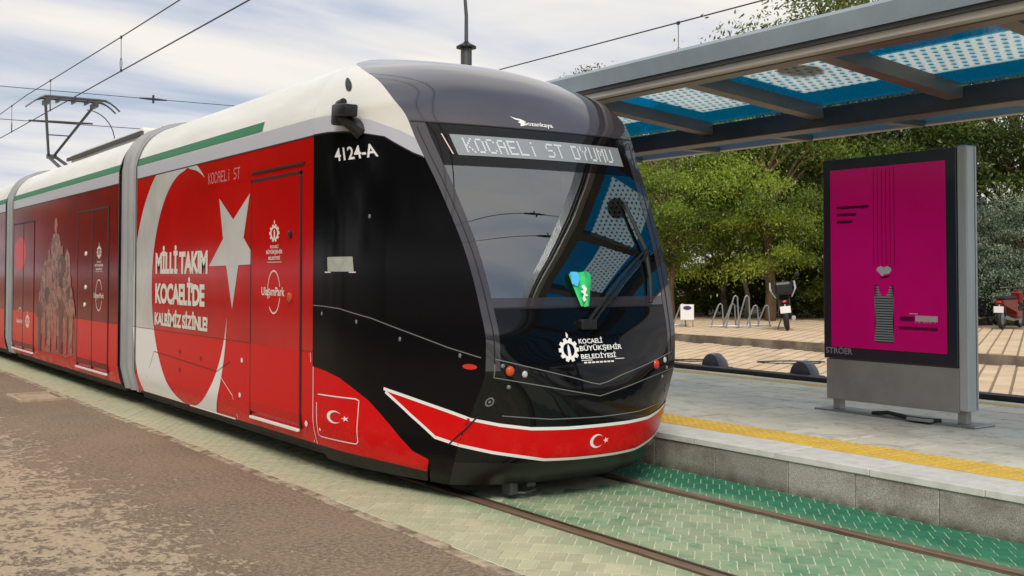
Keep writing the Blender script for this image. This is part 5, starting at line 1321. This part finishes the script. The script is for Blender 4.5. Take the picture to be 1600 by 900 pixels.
# ------------------------------------------------------------------ parked two-wheelers, stands, board
M['chrome'] = mat('chrome_tube', (.62, .62, .60), .18, metal=1); M['plate'] = mat('white_number_plate', (.74, .72, .72), .4); M['maroon'] = mat('red_motorcycle_paint', (.15, .006, .008), .2, coat=.5)
def wheel(x, y, z, R, r, par, m=None):
    n = 20; k = 8; V = []; Fc = []
    for i in range(n):
        a = 2*math.pi*i/n
        for j in range(k):
            b = 2*math.pi*j/k; rr = R-r+r*math.cos(b); V.append((x+r*1.0*math.sin(b), y+rr*math.cos(a), z+rr*math.sin(a)))
    for i in range(n):
        for j in range(k): Fc.append((i*k+j, ((i+1) % n)*k+j, ((i+1) % n)*k+(j+1) % k, i*k+(j+1) % k))
    o = mesh('wheel', V, Fc, M['rubber'], par, True)
    q = MB(); q.lathe((x, y, z), [(R-2*r+.01, -.012), (R-2*r+.01, .012)], 16, 'x'); q.build('rim', M['steel'], o)
    return o
def motorcycle(name, lab, paint, big_screen):
    """faces +y, seen from its tail at -y"""
    t_ = thing(name, (0, 0, 0), lab, 'scooter' if big_screen else 'motorcycle', 'parked two-wheelers')
    wheel(0, -.62, .27, .27, .055, t_); wheel(0, .66, .27, .27, .05, t_)
    q = MB(); q.add(*(lambda P_: (P_, [(0, 1, 2, 3), (7, 6, 5, 4), (0, 4, 5, 1), (1, 5, 6, 2), (2, 6, 7, 3), (3, 7, 4, 0)]))([(-.10, -.72, .62), (.10, -.72, .62), (.15, .1, .40), (-.15, .1, .40), (-.10, -.76, .74), (.10, -.76, .74), (.15, .1, .74), (-.15, .1, .74)])); q.box(-.16, .16, .05, .45, .28, .46, .03); q.build('body', paint, t_)
    q = MB(); q.box(-.13, .13, -.70, .12, .74, .83, .035); q.build('seat', M['rubber'], t_)
    q = MB(); q.tube([(0, .66, .27), (0, .48, .75), (0, .42, .98)], [.05, .06, .05], 8); q.box(-.14, .14, .38, .56, .62, .95, .05); q.build('front_fork', paint, t_)
    q = MB(); q.tube([(-.36, .28, 1.02), (-.2, .38, 1.04), (0, .42, 1.02), (.2, .38, 1.04), (.36, .28, 1.02)], .018, 6); q.build('handlebar', M['blackm'], t_)
    for s_ in (-1, 1):
        q = MB(); q.tube([(s_*.24, .36, 1.04), (s_*.36, .32, 1.25)], .008, 5); q.lathe((s_*.38, .30, 1.29), [(.02, -.01), (.06, -.005), (.06, .008), (.02, .015)], 10, 'y'); q.build('mirror', M['blackm'], t_)
    q = MB(); q.box(-.045, .045, -.79, -.765, .66, .71, .01); q.build('tail_lamp', M['redlens'], t_)
    q = MB(); q.box(-.12, .12, -.86, -.84, .42, .58, .006); q.build('number_plate', M['plate'], t_)
    q = MB(); q.tube([(0, -.78, .62), (0, -.85, .5)], .015, 6); q.tube([(.14, .2, .25), (.17, -.3, .24), (.17, -.75, .30)], [.03, .04, .05], 8); q.build('exhaust', M['chrome'], t_)
    q = MB(); q.tube([(-.1, .0, .28), (-.22, -.12, .03)], .014, 6); q.build('kickstand', M['dsteel'], t_)
    if big_screen:
        q = MB(); q.box(-.21, .21, -.92, -.50, .84, 1.16, .07); q.build('top_box', M['blackm'], t_)
        for s_ in (-1, 1):
            q = MB(); q.tube([(s_*.17, -.62, .78), (s_*.29, -.50, .98), (s_*.28, -.35, 1.14)], [.022, .026, .022], 8); q.build('grab_rail', M['chrome'], t_)
    return t_
sc_ = motorcycle('parked_scooter', 'black scooter with top box and white plate parked at the edge of the plaza', M['blackm'], True)
p_ = at_px(1229, 30.5, .155); sc_.location = p_; sc_.rotation_euler = (0, rad(-6), -YAW-.22); sc_.scale = (1.15, 1.15, 1.15)
rm_ = motorcycle('parked_motorcycle', 'red motorcycle with white plate parked by the right picture edge', M['maroon'], False)
rm_.location = at_px(1578, 31, .155); rm_.rotation_euler = (0, 0, -YAW-.75); rm_.scale = (1.1, 1.1, 1.1)
dm_ = motorcycle('parked_motorcycle', 'dark motorcycle half hidden by the right side of the advertising panel', M['blackm'], False)
dm_.location = at_px(1530, 33, .155); dm_.rotation_euler = (0, 0, -YAW-.9)
def rack(px, d, h, wd, lab):
    l_ = at_px(px, d, .155); t_ = thing('bicycle_stand', l_, lab, 'bicycle stand', 'grey bicycle stands')
    rx, ry = Rv.x, Rv.y
    q = MB()
    for k in (0, 1):
        o_ = Vector((rx, ry, 0))*(k*.32-.16)*wd
        pts = [Vector((0, 0, 0)), Vector((0, 0, h*.35))+Vector((rx, ry, 0))*.06, Vector((0, 0, h*.95))+Vector((rx, ry, 0))*.22, Vector((0, 0, h))+Vector((rx, ry, 0))*.27, Vector((0, 0, h*.95))+Vector((rx, ry, 0))*.32, Vector((0, 0, 0))+Vector((rx, ry, 0))*.36]
        q.tube([Vector(l_)+o_+p-Vector((rx, ry, 0))*.18 for p in pts], .022, 6)
    q.build('hoop', M['steel'], t_)
    q = MB(); q.tube([Vector(l_)-Vector((rx, ry, 0))*.35*wd+Vector((0, 0, .05)), Vector(l_)+Vector((rx, ry, 0))*.38*wd+Vector((0, 0, .05))], .02, 6); q.build('foot_bar', M['steel'], t_)
rack(1130, 31.5, .68, 1.1, 'pair of low grey hoops left of the slim pale trunk, nearer the white board'); rack(1153, 31.2, .92, 1.0, 'pair of tall grey hoops just left of the slim pale trunk'); rack(1184, 32, .62, 1.0, 'pair of low hoops between the pale trunk and the scooter')
rack(1051, 32, .66, 1.2, 'pair of grey hoops left of the white board beside the tram')
l_ = at_px(1074, 31.5, .155)
wbt = thing('white_board', l_, 'small white board with dark blue oval standing before the shrubs', 'board')
def fboard(nm, x0, x1, z0, z1, d0, d1, m):
    V = []
    for z in (z0, z1):
        for dd in (d0, d1):
            for x in (x0, x1): V.append(Vector(l_)+Vector((Rv.x, Rv.y, 0))*x+Vector((Fv.x, Fv.y, 0))*dd+Vector((0, 0, z)))
    return mesh(nm, V, [(0, 2, 3, 1), (4, 5, 7, 6), (0, 1, 5, 4), (2, 6, 7, 3), (0, 4, 6, 2), (1, 3, 7, 5)], m, wbt)
bd = fboard('panel', -.20, .18, .22, .66, 0, .03, M['plate'])
M['navy'] = mat('navy_print', (.03, .03, .12), .5)
mesh('oval_print', [Vector(l_)+Vector((Rv.x, Rv.y, 0))*(-.01+.12*math.cos(2*math.pi*k/16))+Vector((Fv.x, Fv.y, 0))*-.006+Vector((0, 0, .56+.06*math.sin(2*math.pi*k/16))) for k in range(16)], [tuple(range(16))], M['navy'], bd)
for x in (-.17, .14): fboard('leg', x, x+.03, 0, .22, 0, .03, M['steel'])

# loose cables lying in loops on the plaza
for px_, d_, rx_, ry_, lab in ((1236, 21.0, .62, .30, 'thin black cable loop lying on the plaza left of the advertising panel'), (1082, 21.5, .40, .22, 'thin black cable loop lying on the plaza beside the tram nose')):
    c_ = Vector(at_px(px_, d_, .012)); q = MB()
    q.tube([c_+Vector((Rv.x, Rv.y, 0))*rx_*math.cos(a)*(1+.1*math.sin(3*a))+Vector((Fv.x, Fv.y, 0))*ry_*math.sin(a) for a in np.linspace(0, 5.9, 26)], .012, 5)
    o = q.build('loose_cable', M['rubber']); tag(o, lab, 'cable', 'cables on the plaza')
